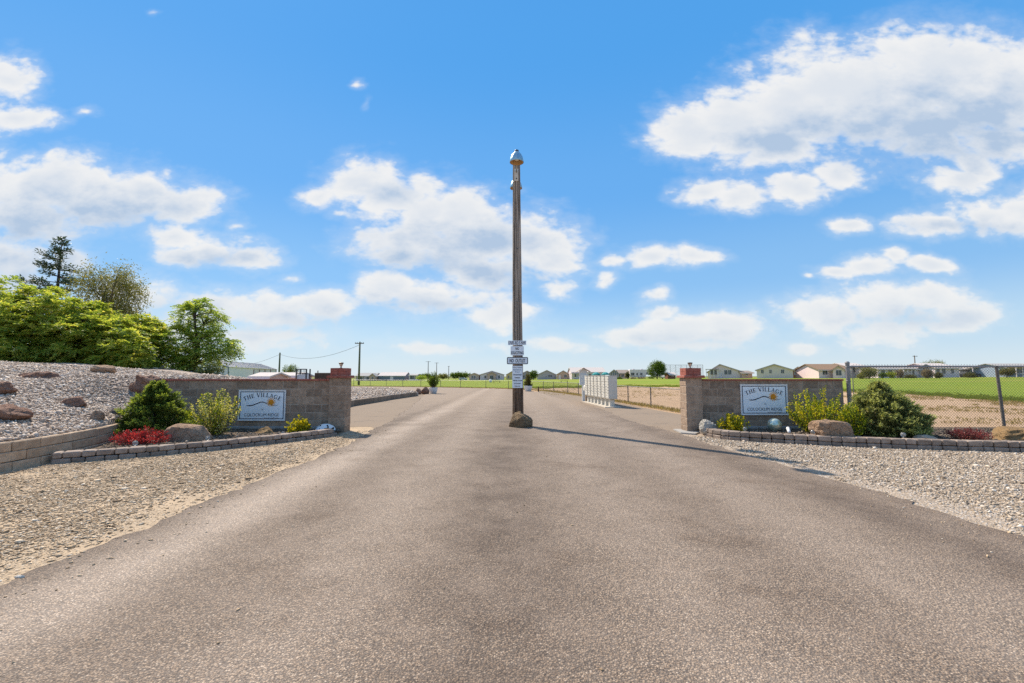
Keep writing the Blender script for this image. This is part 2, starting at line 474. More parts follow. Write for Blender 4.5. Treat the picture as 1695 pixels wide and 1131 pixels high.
# ------------------------------------------------------------------ ground materials
def road_mat():
    m, nt = new_mat('chip_seal_asphalt'); t = NT(nt)
    P = t.world()
    x, y, _ = t.sep(P)
    warp = t.vec('ADD', P, t.vec('MULTIPLY', t.vec('SUBTRACT', t.N.new('ShaderNodeTexNoise').outputs['Color'], (.5, .5, .5)), (0, 0, 0)))
    v = t.N.new('ShaderNodeTexVoronoi'); v.feature = 'F1'; v.inputs['Scale'].default_value = 92; t.set(v.inputs['Vector'], P)
    cr, cg, cb = t.sep(v.outputs['Color'])
    chip = t.ramp(cr, [(0, (.060, .038, .0235)), (.15, (.138, .089, .055)), (.5, (.298, .201, .127)), (.8, (.41, .287, .187)), (.94, (.50, .37, .255)), (1, (.65, .51, .38))])
    gap = t.range(v.outputs['Distance'], .30, .62)
    col = t.mix(t.math('MULTIPLY', gap, .82), chip, (.038, .033, .030))
    v2 = t.N.new('ShaderNodeTexVoronoi'); v2.inputs['Scale'].default_value = 210; t.set(v2.inputs['Vector'], P)
    col = t.mix(.35, col, t.ramp(t.sep(v2.outputs['Color'])[1], [(0, (.06, .05, .045)), (.6, (.26, .2, .155)), (1, (.48, .39, .31))]))
    # worn wheel paths and dusty lanes along the drive, tarry patches
    wob = t.math('ADD', t.math('MULTIPLY', t.math('SUBTRACT', t.noise(t.comb(0., t.math('MULTIPLY', y, .12), 0.), 1.0, 2), .5), .5), t.math('MULTIPLY', t.math('SUBTRACT', t.noise(P, 1.3, 4), .5), .35))
    xs = t.math('ADD', x, wob)
    def lane(c, w, k):
        return t.math('MULTIPLY', t.math('SUBTRACT', 1, t.range(t.math('ABSOLUTE', t.math('SUBTRACT', xs, c)), 0.0, w), None, True), k)
    lanes = t.math('ADD', lane(-2.88, .66, 1.0), t.math('ADD', lane(-1.30, .8, .40), t.math('ADD', lane(1.15, .75, .32), lane(2.7, .8, .36))))
    patch = t.noise(P, .55, 5, .6)
    lanes = t.math('MULTIPLY', lanes, t.range(patch, .22, .55))
    far = t.range(y, 9., 30.)
    grain = t.noise(P, 7, 6, .7)
    # dark oily strips between the wheel paths and along the edges, always broken up
    strips = t.math('ADD', lane(-3.62, .42, .8), t.math('ADD', lane(-.15, .85, .75), lane(3.75, .5, .6)))
    strips = t.math('MULTIPLY', strips, t.range(t.noise(P, .9, 6, .65), .30, .62))
    col = t.mix(t.math('MULTIPLY', strips, 1.0, None, True), col, t.mix(1.0, col, (.46, .43, .42), 'MULTIPLY'))
    worn = t.mix(1.0, col, t.mix(grain, (1.55, 1.60, 1.66), (2.25, 2.38, 2.54)), 'MULTIPLY')
    worn = t.mix(.22, worn, (.40, .325, .25))
    col = t.mix(t.math('MULTIPLY', lanes, .85, None, True), col, worn)
    spot = t.range(t.noise(P, 5.5, 3, .5), .735, .76)
    col = t.mix(t.math('MULTIPLY', spot, .6), col, (.05, .036, .03))
    spill = t.math('MULTIPLY', t.range(t.noise(P, 3.1, 7, .75), .60, .80), .5)
    col = t.mix(spill, col, (.44, .335, .24))
    dark = t.math('MULTIPLY', t.range(t.noise(P, .8, 6, .65), .50, .72), .34)
    col = t.mix(t.math('MULTIPLY', dark, 2.0, None, True), col, t.mix(1.0, col, (.62, .57, .53), 'MULTIPLY'))
    col = t.mix(t.math('MULTIPLY', t.range(t.noise(P, 2.2, 6, .7), .35, .75), .22), col, (.36, .28, .22))
    col = t.mix(t.math('MULTIPLY', far, .55), col, (.32, .24, .172))
    h = t.math('SUBTRACT', t.math('MULTIPLY', cr, .35), t.math('MULTIPLY', v.outputs['Distance'], 1.0))
    nb = t.bump(h, .6, .010)
    t.out(col, .86, nb, 0, .28)
    return m

def gravel_ground_mat(name, sand, grey, stones, cell=48, sandy=.5):
    m, nt = new_mat(name); t = NT(nt)
    P = t.world()
    v = t.N.new('ShaderNodeTexVoronoi'); v.inputs['Scale'].default_value = cell; t.set(v.inputs['Vector'], P)
    cr, cg, cb = t.sep(v.outputs['Color'])
    stone = t.ramp(cr, [(0, stones[0]), (.45, stones[1]), (.85, stones[2]), (1, stones[3])])
    base = t.mix(t.noise(P, 14, 6, .7), sand, grey)
    edge = t.range(v.outputs['Distance'], .34, .58)
    on = t.math('MULTIPLY', t.math('SUBTRACT', 1, edge), t.range(t.noise(P, 1.1, 6, .65), sandy - .12, sandy + .12))
    col = t.mix(on, base, stone)
    col = t.mix(t.math('MULTIPLY', t.range(t.noise(P, .5, 4), .4, .7), .25), col, sand)
    h = t.math('ADD', t.math('MULTIPLY', on, .8), t.math('MULTIPLY', t.noise(P, 90, 4), .4))
    t.out(col, .95, t.bump(h, .8, .015), 0, .12)
    return m

def dirt_mat():
    m, nt = new_mat('dry_field_soil'); t = NT(nt)
    P = t.world()
    a = t.noise(P, .35, 8, .62); b = t.noise(P, 9, 6, .7)
    col = t.mix(a, (.36, .235, .14), (.52, .37, .24))
    col = t.mix(t.math('MULTIPLY', b, .45), col, (.40, .27, .17))
    tuft = t.range(t.noise(P, 2.6, 7, .7), .66, .78)
    col = t.mix(t.math('MULTIPLY', tuft, .55), col, (.22, .17, .08))
    yy = t.sep(P)[1]
    col = t.mix(t.range(yy, 130., 260.), col, t.mix(t.noise(P, .02, 4), (.10, .13, .03), (.22, .20, .08)))
    t.out(col, .95, t.bump(t.noise(P, 6, 8, .7), .7, .06), 0, .1)
    return m

def lawn_mat():
    m, nt = new_mat('mown_lawn'); t = NT(nt)
    P = t.world()
    x, y, _ = t.sep(P)
    q = t.vec('MULTIPLY', P, (.25, 1.0, 1.0))
    a = t.noise(q, .16, 6, .6); b = t.noise(P, 3.5, 8, .75)
    col = t.mix(t.range(a, .3, .7), (.185, .255, .024), (.25, .30, .034))
    dry = t.math('MULTIPLY', t.range(t.noise(q, .09, 5, .6), .50, .68), .6)
    dry = t.math('MAXIMUM', dry, t.math('MULTIPLY', t.range(t.noise(t.comb(t.math('MULTIPLY', x, .02), t.math('MULTIPLY', y, .11), 0.), 1.0, 2), .52, .66), t.range(y, 48., 75.)))
    col = t.mix(dry, col, (.34, .29, .07))
    col = t.mix(t.math('MULTIPLY', b, .5), col, (.125, .18, .015))
    t.out(col, .9, t.bump(t.noise(P, 22, 6, .8), .8, .05), 0, .12)
    return m

ROAD = road_mat()
GRAVEL_TAN = gravel_ground_mat('sandy_gravel', (.50, .37, .235), (.42, .32, .225), [(.16, .12, .085), (.34, .265, .19), (.50, .40, .295), (.66, .57, .46)], 46, .46)
GRAVEL_PALE = gravel_ground_mat('pale_gravel', (.43, .325, .225), (.37, .285, .205), [(.13, .115, .10), (.36, .32, .28), (.55, .50, .45), (.72, .68, .63)], 42, .40)
GRAVEL_BED = gravel_ground_mat('bed_gravel', (.42, .33, .26), (.30, .245, .20), [(.10, .085, .07), (.30, .25, .21), (.50, .42, .36), (.66, .60, .54)], 20, .30)
DUST = gravel_ground_mat('dusty_shoulder', (.29, .225, .165), (.21, .16, .12), [(.10, .085, .07), (.2, .165, .14), (.3, .26, .22), (.45, .4, .35)], 40, .60)
PLANT_SOIL = gravel_ground_mat('planter_mulch', (.16, .115, .08), (.10, .075, .055), [(.05, .04, .03), (.12, .09, .07), (.2, .16, .13), (.32, .27, .22)], 40, .4)
DIRT = dirt_mat()
LAWN = lawn_mat()

# ------------------------------------------------------------------ ground
def polar_ground():
    ang = np.concatenate([np.linspace(-math.pi, -1.25, 40), np.linspace(-1.25, 1.25, 260)[1:-1], np.linspace(1.25, math.pi, 41)[:-1]])
    rr = np.concatenate([np.linspace(2, 60, 60), np.geomspace(61, 6000, 90)])
    A, R = np.meshgrid(ang, rr)
    x, y = R*np.sin(A), R*np.cos(A)
    V = np.stack([x, y, terrain(x, y)], -1).reshape(-1, 3)
    n, k = len(rr), len(ang)
    i = np.arange(n-1)[:, None]*k; j = np.arange(k)[None, :]; j2 = (j+1) % k
    Fq = np.stack([i+j, i+j2, i+k+j2, i+k+j], -1).reshape(-1, 4)
    V = np.concatenate([V, [[0, 0, -.03]]]); c = len(V)-1
    me = bpy.data.meshes.new('ground')
    faces = [tuple(f) for f in Fq] + [(c, int((q+1) % k), int(q)) for q in range(k)]
    me.from_pydata([tuple(v) for v in V], [], faces)
    me.materials.append(DIRT)
    me.polygons.foreach_set('use_smooth', [True]*len(me.polygons)); me.update()
    bm = bmesh.new(); bm.from_mesh(me); bmesh.ops.recalc_face_normals(bm, faces=bm.faces)
    if sum(f.normal.z for f in list(bm.faces)[:50]) < 0: bmesh.ops.reverse_faces(bm, faces=bm.faces)
    bm.to_mesh(me); bm.free()
    return tag(link('ground', me), kind='structure')
polar_ground()

def chaikin(pts, it=2):
    pts = [Vector(p) for p in pts]
    for _ in range(it):
        out = [pts[0]]
        for a, b in zip(pts[:-1], pts[1:]):
            out += [a*.75 + b*.25, a*.25 + b*.75]
        out.append(pts[-1]); pts = out
    return pts
def resample(pts, step):
    pts = [Vector(p) for p in pts]
    out, acc = [pts[0].copy()], 0.0
    for a, b in zip(pts[:-1], pts[1:]):
        l = (b-a).length; d = step - acc
        while d <= l:
            out.append(a.lerp(b, d/l)); d += step
        acc = (acc + l) % step if l else acc
        acc = l - (d - step)
    return out
def sheet(name, outline, z, mat, jitter=0.0, kind='structure'):
    V, Fq = cdt(outline)
    me = bpy.data.meshes.new(name); me.from_pydata([(v[0], v[1], z) for v in V], [], Fq); me.materials.append(mat); me.update()
    return tag(link(name, me), kind=kind)

def in_poly(x, y, poly):
    x, y = np.asarray(x), np.asarray(y); c = np.zeros(x.shape, bool)
    n = len(poly)
    for i in range(n):
        x1, y1 = poly[i]; x2, y2 = poly[(i+1) % n]
        if y1 == y2: continue
        hit = ((y1 > y) != (y2 > y)) & (x < (x2-x1)*(y-y1)/(y2-y1)+x1)
        c ^= hit
    return c
def cdt(outline, inner=()):
    from mathutils.geometry import delaunay_2d_cdt
    n = len(outline)
    r = delaunay_2d_cdt([Vector((p[0], p[1])) for p in outline]+[Vector(p) for p in inner], [(i, (i+1) % n) for i in range(n)], [], 1, 1e-5, False)
    V = [tuple(v) for v in r[0]]
    Fq = []
    C = np.array([[sum(V[i][0] for i in f)/len(f), sum(V[i][1] for i in f)/len(f)] for f in r[2]])
    keep = in_poly(C[:, 0], C[:, 1], [(p[0], p[1]) for p in outline])
    for f, ok_ in zip(r[2], keep):
        if not ok_: continue
        a, b, c = (V[i] for i in f[:3])
        f = list(f)
        if (b[0]-a[0])*(c[1]-a[1])-(b[1]-a[1])*(c[0]-a[0]) < 0: f.reverse()
        Fq.append(f)
    return V, Fq
def P2(px, py): g = G(px, py); return (g.x, g.y)
left_edge = [(-4.2, -8), (-3.9, 0)] + [P2(*q) for q in [(-90, 1012), (0, 966), (70, 935), (150, 903), (270, 862), (350, 828), (450, 788), (540, 750), (590, 728), (630, 706), (660, 688), (685, 670), (698, 658)]]
right_edge = [P2(*q) for q in [(893, 649.5), (921, 659.5), (958, 665.5), (1000, 678.5), (1029, 692), (1066, 704), (1122, 717), (1200, 742), (1300, 772), (1420, 806), (1560, 847), (1695, 888), (1830, 930)]] + [(4.2, 0), (4.4, -8)]
far_edge = [(-7.2, 37.0), (-9.5, 43), (-15.3, 48.5), (-30, 52.5), (-45, 54), (-45, 64), (-30, 63.2), (-21, 61.5), (-13, 58.5), (-6.4, 54.2), (-2, 50.6), (1.0, 46.5)]
le = resample(chaikin([(p[0], p[1], 0) for p in left_edge]), .12)
re_ = resample(chaikin([(p[0], p[1], 0) for p in right_edge]), .12)
fe = chaikin([(p[0], p[1], 0) for p in far_edge])
def rough_edge(pts, amp):
    out = []
    ph = [rnd.uniform(0, 6) for _ in range(4)]
    for i, p in enumerate(pts):
        s = i*.12
        d = amp*(.5*math.sin(s*1.1+ph[0]) + .35*math.sin(s*3.7+ph[1]) + .25*math.sin(s*9+ph[2])) + rnd.gauss(0, amp*.35)
        out.append((p.x + d, p.y))
    return out
le2, re2 = rough_edge(le, .085), rough_edge(re_, .075)
road_outline = le2 + [(p.x, p.y) for p in fe] + re2
sheet('road', road_outline, 0.0, ROAD)

KERB_L = [(-7.55, 7.25), (-6.7, 7.75), (-5.8, 8.5), (-4.95, 9.55), (-4.35, 10.35), (-4.2, 10.75)]
RETAIN = [(-7.62, 1.2), (-7.62, 6.4), (-7.66, 7.3), (-7.85, 8.2), (-8.2, 9.1), (-8.75, 10.2), (-9.1, 10.9)]
KERB_R = [(4.72, 11.15), (4.62, 10.6), (4.75, 10.05), (5.2, 9.72), (6.0, 9.35), (7.0, 8.95), (8.2, 8.62), (9.7, 8.33), (11.5, 8.1), (14, 7.9)]
WALL_Y = 11.4

# loose gravel aprons either side of the mouth of the drive
le_near = [p for p in le2 if p[1] < 12.5]
sheet('gravel_apron', [(-9.6, -8)] + [(p[0] + .35, p[1]) for p in le_near] + [(-3.9, 12.9), (-9.6, 12.9)], -.012, GRAVEL_TAN)
re_near = [p for p in re2 if p[1] < 11.3]
sheet('gravel_apron', [(3.9, 11.9)] + [(p[0] - .35, p[1]) for p in re_near] + [(16, -8), (16, 11.9)], -.012, GRAVEL_PALE)
le_far = [p for p in le2 if 11.6 < p[1]]
sheet('dusty_shoulder', [(-7.9, 12.5), (-4.0, 12.5)] + [(p[0] + .3, p[1]) for p in le_far] + [(-7.4, 36), (-9.0, 36)], -.009, DUST)
re_far = [p for p in re2 if 10.9 < p[1]]
sheet('dusty_shoulder', [(3.0, 46), (4.6, 35), (5.7, 25), (6.1, 20), (6.3, 15.5), (6.6, 12.3), (6.6, 11.6), (4.2, 11.6)][::-1] and
      [(p[0] - .3, p[1]) for p in re_far] + [(6.4, 11.7), (6.4, 15.5), (6.0, 20), (5.6, 25), (4.5, 35), (3.0, 44)], -.009, DUST)

# mound of gravel held by the block edging: thin-plate surface through levels read along its slope and crest
MP = np.array([(-7.5,1,.37),(-7.6,4,.37),(-7.7,7.5,.39),(-8.2,9.1,.42),(-8.75,10.2,.5),(-9.15,11.2,.8),(-8.9,9.2,.72),
  (-9.35,11.6,1.25),(-8.3,12.2,1.28),(-7,12.2,1.15),(-5.6,12.2,.6),(-5.2,11.7,.30),(-6.5,16,.28),(-6.0,13.6,.5),
  (-10.4,13,1.43),(-8.2,13.2,1.38),(-12,13,1.62),(-14.2,13.5,1.74),(-16.5,14,1.87),(-10.2,10.5,1.16),(-12,10,1.38),
  (-9,6,.74),(-10.5,6,1.02),(-13,6,1.35),(-12,3,1.25),(-16,9,1.68),(-20,12,1.95),(-20,4,1.75),(-16,3,1.55),(-26,8,2.0),(-30,14,1.9),
  (-12,18,1.42),(-16.5,20,1.7),(-9,18,.85),(-7.7,20.9,.25),(-7.4,27,.25),(-6.8,32,.25),(-15,46.8,.25),(-20,25,1.2),(-26,21,1.5),
  (-26,31,.6),(-32,46,.2),(-12,30,.45),(-10,24,.5),(-32,30,.9),(-22,40,.25)], float)
def tps_fit(C):
    X = C[:, :2]; n = len(X)
    r2 = ((X[:, None]-X[None])**2).sum(-1)
    K = np.where(r2 > 0, .5*r2*np.log(np.maximum(r2, 1e-12)), 0) + np.eye(n)*.4
    Pm = np.concatenate([np.ones((n, 1)), X], 1)
    A = np.zeros((n+3, n+3)); A[:n, :n] = K; A[:n, n:] = Pm; A[n:, :n] = Pm.T
    w = np.linalg.solve(A, np.concatenate([C[:, 2], np.zeros(3)]))
    return X, w
_TX, _TW = tps_fit(MP)
def mound(x, y):
    Q = np.stack([np.atleast_1d(np.asarray(x, float)), np.atleast_1d(np.asarray(y, float))], -1)
    r2 = ((Q[..., None, :]-_TX)**2).sum(-1)
    K = np.where(r2 > 0, .5*r2*np.log(np.maximum(r2, 1e-12)), 0)
    n = len(_TX)
    z = K @ _TW[:n] + _TW[n] + Q @ _TW[n+1:]
    z = z + .05*np.sin(Q[..., 0]*1.7+Q[..., 1]*.6)*np.sin(Q[..., 1]*1.3)*np.clip((-8.4-Q[..., 0])/2, 0, 1)
    return np.clip(z, .1, 2.2)
rt_in = [(p.x - .14, p.y) for p in chaikin([(a, b, 0) for a, b in RETAIN])]
MOUND_POLY = rt_in + [(-9.3, 11.33), (-9.3, 11.62), (-5.2, 11.62), (-5.4, 13), (-6.4, 16), (-7.3, 18.5), (-7.68, 20.9), (-7.4, 26.9), (-6.85, 32), (-8.5, 36), (-11.5, 42), (-15, 46.8), (-32, 46), (-32, 1.2)]
def mound_mesh():
    inner = []
    for yy in np.arange(1.4, 46.5, .35):
        for xx in np.arange(-31.8, -4.9, .35):
            if (yy > 16 or xx < -18) and (int(round(yy/.35)) % 3 or int(round(xx/.35)) % 3): continue
            inner.append((xx, yy))
    I = np.array(inner)
    dense = []
    for a_, b_ in zip(MOUND_POLY, MOUND_POLY[1:]+MOUND_POLY[:1]):
        k = max(1, int(math.hypot(b_[0]-a_[0], b_[1]-a_[1])/.4))
        dense += [(a_[0]+(b_[0]-a_[0])*i/k, a_[1]+(b_[1]-a_[1])*i/k) for i in range(k)]
    I = I[in_poly(I[:, 0], I[:, 1], MOUND_POLY)]
    V, Fq = cdt(dense, [tuple(p) for p in I])
    bm = bmesh.new()
    bv = [bm.verts.new((v[0], v[1], 0)) for v in V]
    for f in Fq: bm.faces.new([bv[i] for i in f])
    xs = np.array([v.co.x for v in bm.verts]); ys = np.array([v.co.y for v in bm.verts])
    zs = mound(xs, ys)
    for v, z in zip(bm.verts, zs): v.co.z = z
    bm.normal_update()
    for f in bm.faces:
        f.smooth = True
        if f.normal.z < 0: f.normal_flip()
    # a skirt down into the ground all round
    ed = [e for e in bm.edges if e.is_boundary]
    r = bmesh.ops.extrude_edge_only(bm, edges=ed)
    for v in r['geom']:
        if isinstance(v, bmesh.types.BMVert): v.co.z = -.2
    me = bpy.data.meshes.new('gravel_mound'); bm.to_mesh(me); bm.free(); me.materials.append(GRAVEL_BED)
    return tag(link('gravel_mound', me), kind='structure')
mound_mesh()

# planting beds
kl = chaikin([(a, b, 0) for a, b in KERB_L]); kr = chaikin([(a, b, 0) for a, b in KERB_R])
sheet('planting_bed', [(p.x - .02, p.y + .1) for p in kl] + [(-4.4, 11.3), (-9.1, 11.3), (-8.9, 10.5), (-8.2, 9.1), (-7.75, 8.0)], .085, PLANT_SOIL)
sheet('planting_bed', [(p.x, p.y + .1) for p in kr] + [(14, 11.6), (8.9, 11.6), (8.8, 11.34), (4.75, 11.34)], .085, PLANT_SOIL)
# soil inside the wire fence slopes to the field
# lawn beyond: polar strips so that it follows the fall of the land
def lawn():
    pxs = np.concatenate([np.linspace(-300, 560, 20), np.linspace(570, 2000, 240)])
    near_px = np.array([-300, 560, 700, 762, 850, 900, 950, 1020, 1120, 1250, 1410, 1500, 1600, 1695, 2000], float)
    near_y = np.array([64.5, 64.5, 58.6, 56.2, 52.5, 52, 55, 60, 58, 50, 41, 35, 28, 24, 17], float)
    V, k = [], 46
    for px in pxs:
        y0 = np.interp(px, near_px, near_y); D = np.interp(px, _T_PX, _T_D) * 1.7
        y0 *= 1 + .02*math.sin(px*.11) + .012*math.sin(px*.31)
        ys = y0 + (D-y0)*np.linspace(0, 1, k)**1.3
        xs = (px-CX)/F_PX*ys
        V.append(np.stack([xs, ys, terrain(xs, ys)+.035], -1))
    V = np.array(V); n = len(pxs)
    i = np.arange(n-1)[:, None]*k; j = np.arange(k-1)[None, :]
    Fq = np.stack([i+j, i+k+j, i+k+j+1, i+j+1], -1).reshape(-1, 4)
    return tag(link('lawn', np_mesh('lawn', V.reshape(-1, 3), Fq, LAWN, True)), kind='structure')
lawn()

# ------------------------------------------------------------------ loose stones (uncountable: one object per spread)
OCT_F = np.array([(0,2,4),(2,1,4),(1,3,4),(3,0,4),(2,0,5),(1,2,5),(3,1,5),(0,3,5)])
def stones(name, xy, z, size, mat, flatness=.6, sink=.25):
    n = len(xy)
    base = np.array([(1,0,0),(-1,0,0),(0,1,0),(0,-1,0),(0,0,1),(0,0,-1)], float)
    V = base[None]*(1+rng.uniform(-.35, .35, (n, 6, 1))) + rng.normal(0, .22, (n, 6, 3))
    sz = np.asarray(size)[:, None, None]*np.stack([rng.uniform(.45, .75, n), rng.uniform(.3, .5, n), rng.uniform(.22, .42, n)*flatness/.6], -1)[:, None, :]
    V = V*sz
    tilt = rng.normal(0, .35, (n, 2)); a = rng.uniform(0, 2*math.pi, n)
    cx_, sx_ = np.cos(tilt[:, 0]), np.sin(tilt[:, 0])
    y1 = V[..., 1]*cx_[:, None]-V[..., 2]*sx_[:, None]; z1 = V[..., 1]*sx_[:, None]+V[..., 2]*cx_[:, None]
    ca, sa = np.cos(a)[:, None], np.sin(a)[:, None]
    X = V[..., 0]*ca-y1*sa; Y = V[..., 0]*sa+y1*ca
    zo = np.asarray(z)+np.asarray(size)*.3*(.6-sink)
    Vw = np.stack([X+xy[:, 0:1], Y+xy[:, 1:2], z1+zo[:, None]], -1)
    Fq = (OCT_F[None]+np.arange(n)[:, None, None]*6).reshape(-1, 3)
    o = link(name, np_mesh(name, Vw.reshape(-1, 3), Fq, mat))
    return tag(o, kind='stuff')
def fbm2(x, y, s, seed=0):
    v = 0; r = np.random.default_rng(seed)
    for o in range(4):
        a, b, c, d = r.uniform(0, 6, 4)
        k = s*2**o
        v = v + .5**o*(np.sin(x*k*1.1+a+1.7*np.sin(y*k*.7+b))*np.sin(y*k*1.3+c+1.3*np.sin(x*k*.8+d)))
    return v

STONE_TAN = stonemat('tan_gravel_stone', [(0, (.24, .16, .092)), (.25, (.50, .355, .215)), (.6, (.64, .475, .305)), (.9, (.74, .58, .405)), (1, (.84, .74, .60))])
STONE_PALE = stonemat('pale_gravel_stone', [(0, (.19, .14, .10)), (.25, (.38, .295, .21)), (.6, (.55, .44, .325)), (.85, (.67, .56, .44)), (1, (.82, .75, .66))])
STONE_MOUND = stonemat('mound_stone', [(0, (.20, .14, .10)), (.2, (.42, .31, .23)), (.55, (.60, .465, .36)), (.8, (.72, .60, .485)), (1, (.84, .76, .67))])

# apron, left of the drive
lpoly = [(-7.55, 1.0)] + [(p[0] - .06, p[1]) for p in le_near if p[1] > 1.0] + [(-4.1, 11.2), (-4.15, 10.75)] + [(p.x + .05, p.y - .06) for p in kl[::-1]]
n = 210000
q = np.stack([rng.uniform(-7.6, -3.2, n), 1.6 + 10*rng.uniform(0, 1, n)**1.15], -1)
ok = in_poly(q[:, 0], q[:, 1], lpoly)
dens = .72 + .42*fbm2(q[:, 0], q[:, 1], 1.15, 3)
lex = np.interp(q[:, 1], [p[1] for p in le_near], [p[0] for p in le_near])
trk = np.minimum(np.abs(lex-q[:, 0]-1.35), np.abs(lex-q[:, 0]-2.75))
dens *= .45 + .55*smoothstep(.10, .42, trk + .16*fbm2(q[:, 0], q[:, 1], 2.1, 12))
dens *= .10 + .90*smoothstep(.10, .75, (lex-q[:, 0]) + .22*fbm2(q[:, 0], q[:, 1], 1.7, 9))
q = q[ok & (rng.uniform(0, 1, n) < dens)]
stones('gravel', q, np.full(len(q), -.012), rng.lognormal(math.log(.0185), .42, len(q)), STONE_TAN, .34)
# apron, right of the drive
rpoly = [(p[0] + .05, p[1]) for p in re_near if p[1] > .8] + [(14, .8)] + [(p.x - .0, p.y - .06) for p in kr[::-1]]
n = 280000
q = np.stack([rng.uniform(3.6, 12.5, n), 2.0 + 8.6*rng.uniform(0, 1, n)**1.1], -1)
ok = in_poly(q[:, 0], q[:, 1], rpoly)
ry = np.array([p[1] for p in re_near])[::-1]; rx = np.array([p[0] for p in re_near])[::-1]
rex = np.interp(q[:, 1], ry, rx)
dens = .70 + .30*fbm2(q[:, 0], q[:, 1], .9, 5)
dens *= .06 + .94*smoothstep(.05, .65, (q[:, 0]-rex) + .2*fbm2(q[:, 0], q[:, 1], 1.5, 8))
dens *= np.where(q[:, 0] > q[:, 1]*1.25+.4, .45, 1)
q = q[ok & (rng.uniform(0, 1, n) < dens)]
stones('gravel', q, np.full(len(q), -.012), rng.lognormal(math.log(.0195), .42, len(q)), STONE_PALE, .46)
# stones lying on the mound
n = 125000
q = np.stack([rng.uniform(-18, -7.4, n), 4.2 + 10.4*rng.uniform(0, 1, n), ], -1)
ok = in_poly(q[:, 0], q[:, 1], MOUND_POLY) & (q[:, 0] > -1.28*q[:, 1] - .4)
keep = rng.uniform(0, 1, n) < np.where(q[:, 1] < 11, 1.0, .6)
q = q[ok & keep]
stones('gravel', q, mound(q[:, 0], q[:, 1]), rng.lognormal(math.log(.039), .36, len(q)), STONE_MOUND, .62)
# bed beyond the left gate pillar
n = 9000
q = np.stack([rng.uniform(-16, -6.8, n), rng.uniform(17, 44, n)], -1)
q = q[in_poly(q[:, 0], q[:, 1], MOUND_POLY)]
stones('gravel', q, mound(q[:, 0], q[:, 1]), rng.lognormal(math.log(.085), .3, len(q)), STONE_MOUND, .75)
# strays kicked onto the asphalt and along its ragged edges
n = 11000
q = np.stack([rng.uniform(-3.6, 4.6, n), 1.6 + 11*rng.uniform(0, 1, n)**1.3], -1)
lx = np.interp(q[:, 1], [p[1] for p in le_near], [p[0] for p in le_near]); rx2 = np.interp(q[:, 1], ry, rx)
edge = np.minimum(np.abs(q[:, 0]-lx), np.abs(q[:, 0]-rx2))
q = q[(rng.uniform(0, 1, n) < np.exp(-edge*3.6)*.9 + .012)]
stones('gravel', q, np.zeros(len(q)), rng.lognormal(math.log(.016), .35, len(q)), STONE_TAN)
# stones lying in the beds
def bed_stones(poly, n, size, mat):
    xs = [p[0] for p in poly]; ys = [p[1] for p in poly]
    q = np.stack([rng.uniform(min(xs), max(xs), n), rng.uniform(min(ys), max(ys), n)], -1)
    q = q[in_poly(q[:, 0], q[:, 1], poly)]
    stones('mulch', q, np.full(len(q), .085), rng.lognormal(math.log(size), .35, len(q)), mat)
STONE_BED = stonemat('bed_stone', [(0, (.05, .04, .03)), (.5, (.16, .12, .085)), (1, (.34, .28, .22))])
bed_stones([(p.x - .02, p.y + .16) for p in kl] + [(-4.5, 11.2), (-9.0, 11.2), (-8.2, 9.1), (-7.6, 8.0)], 5000, .035, STONE_BED)
bed_stones([(p.x, p.y + .16) for p in kr] + [(13, 11.2), (8.9, 11.2), (4.9, 11.2)], 9000, .035, STONE_BED)

# ------------------------------------------------------------------ masonry
BLOCK = pmat('split_block', (.255, .178, .126), (.375, .275, .20), 9, .95, 55, .8, .012, vary=.42)
BLOCK_PALE = pmat('smooth_block', (.27, .235, .20), (.34, .30, .26), 9, .95, 55, .5, .008, vary=.25)
MORTAR = pmat('mortar', (.46, .375, .295), (.37, .30, .24), 14, .95, 80, .4, .004)
FOOTING = pmat('concrete', (.38, .36, .33), (.30, .28, .26), 7, .9, 60, .3, .005)
REDPAVER = pmat('red_paver', (.29, .085, .062), (.37, .135, .10), 12, .9, 70, .5, .006, vary=.25)
KERBST = pmat('tumbled_paver', (.225, .17, .135), (.33, .265, .215), 11, .95, 50, .7, .010, vary=.45)
EDGEBLK = pmat('edging_block', (.38, .265, .175), (.50, .37, .255), 10, .95, 45, .7, .012, vary=.35)
TANSTONE = pmat('flat_stone', (.42, .34, .26), (.34, .27, .20), 8, .9, 40, .4, .008)

def chamfer_box(sx, sy, sz, c, seed=0, rough=0.0):
    """box from x 0..sx, y 0..sy (y=0 is the face seen), z 0..sz with worn edges"""
    bm = bmesh.new()
    bmesh.ops.create_cube(bm, size=1)
    for v in bm.verts: v.co = ((v.co.x+.5)*sx, (v.co.y+.5)*sy, (v.co.z+.5)*sz)
    bmesh.ops.bevel(bm, geom=bm.edges[:], offset=c, segments=1, affect='EDGES', profile=.5)
    r = random.Random(seed)
    if rough:
        for v in bm.verts: v.co += Vector((r.uniform(-1, 1), r.uniform(-1, 1), r.uniform(-1, 1)))*rough
    return bm
def bm_mesh(bm, name, mat):
    me = bpy.data.meshes.new(name); bm.to_mesh(me); bm.free(); me.materials.append(mat); me.update(); return me

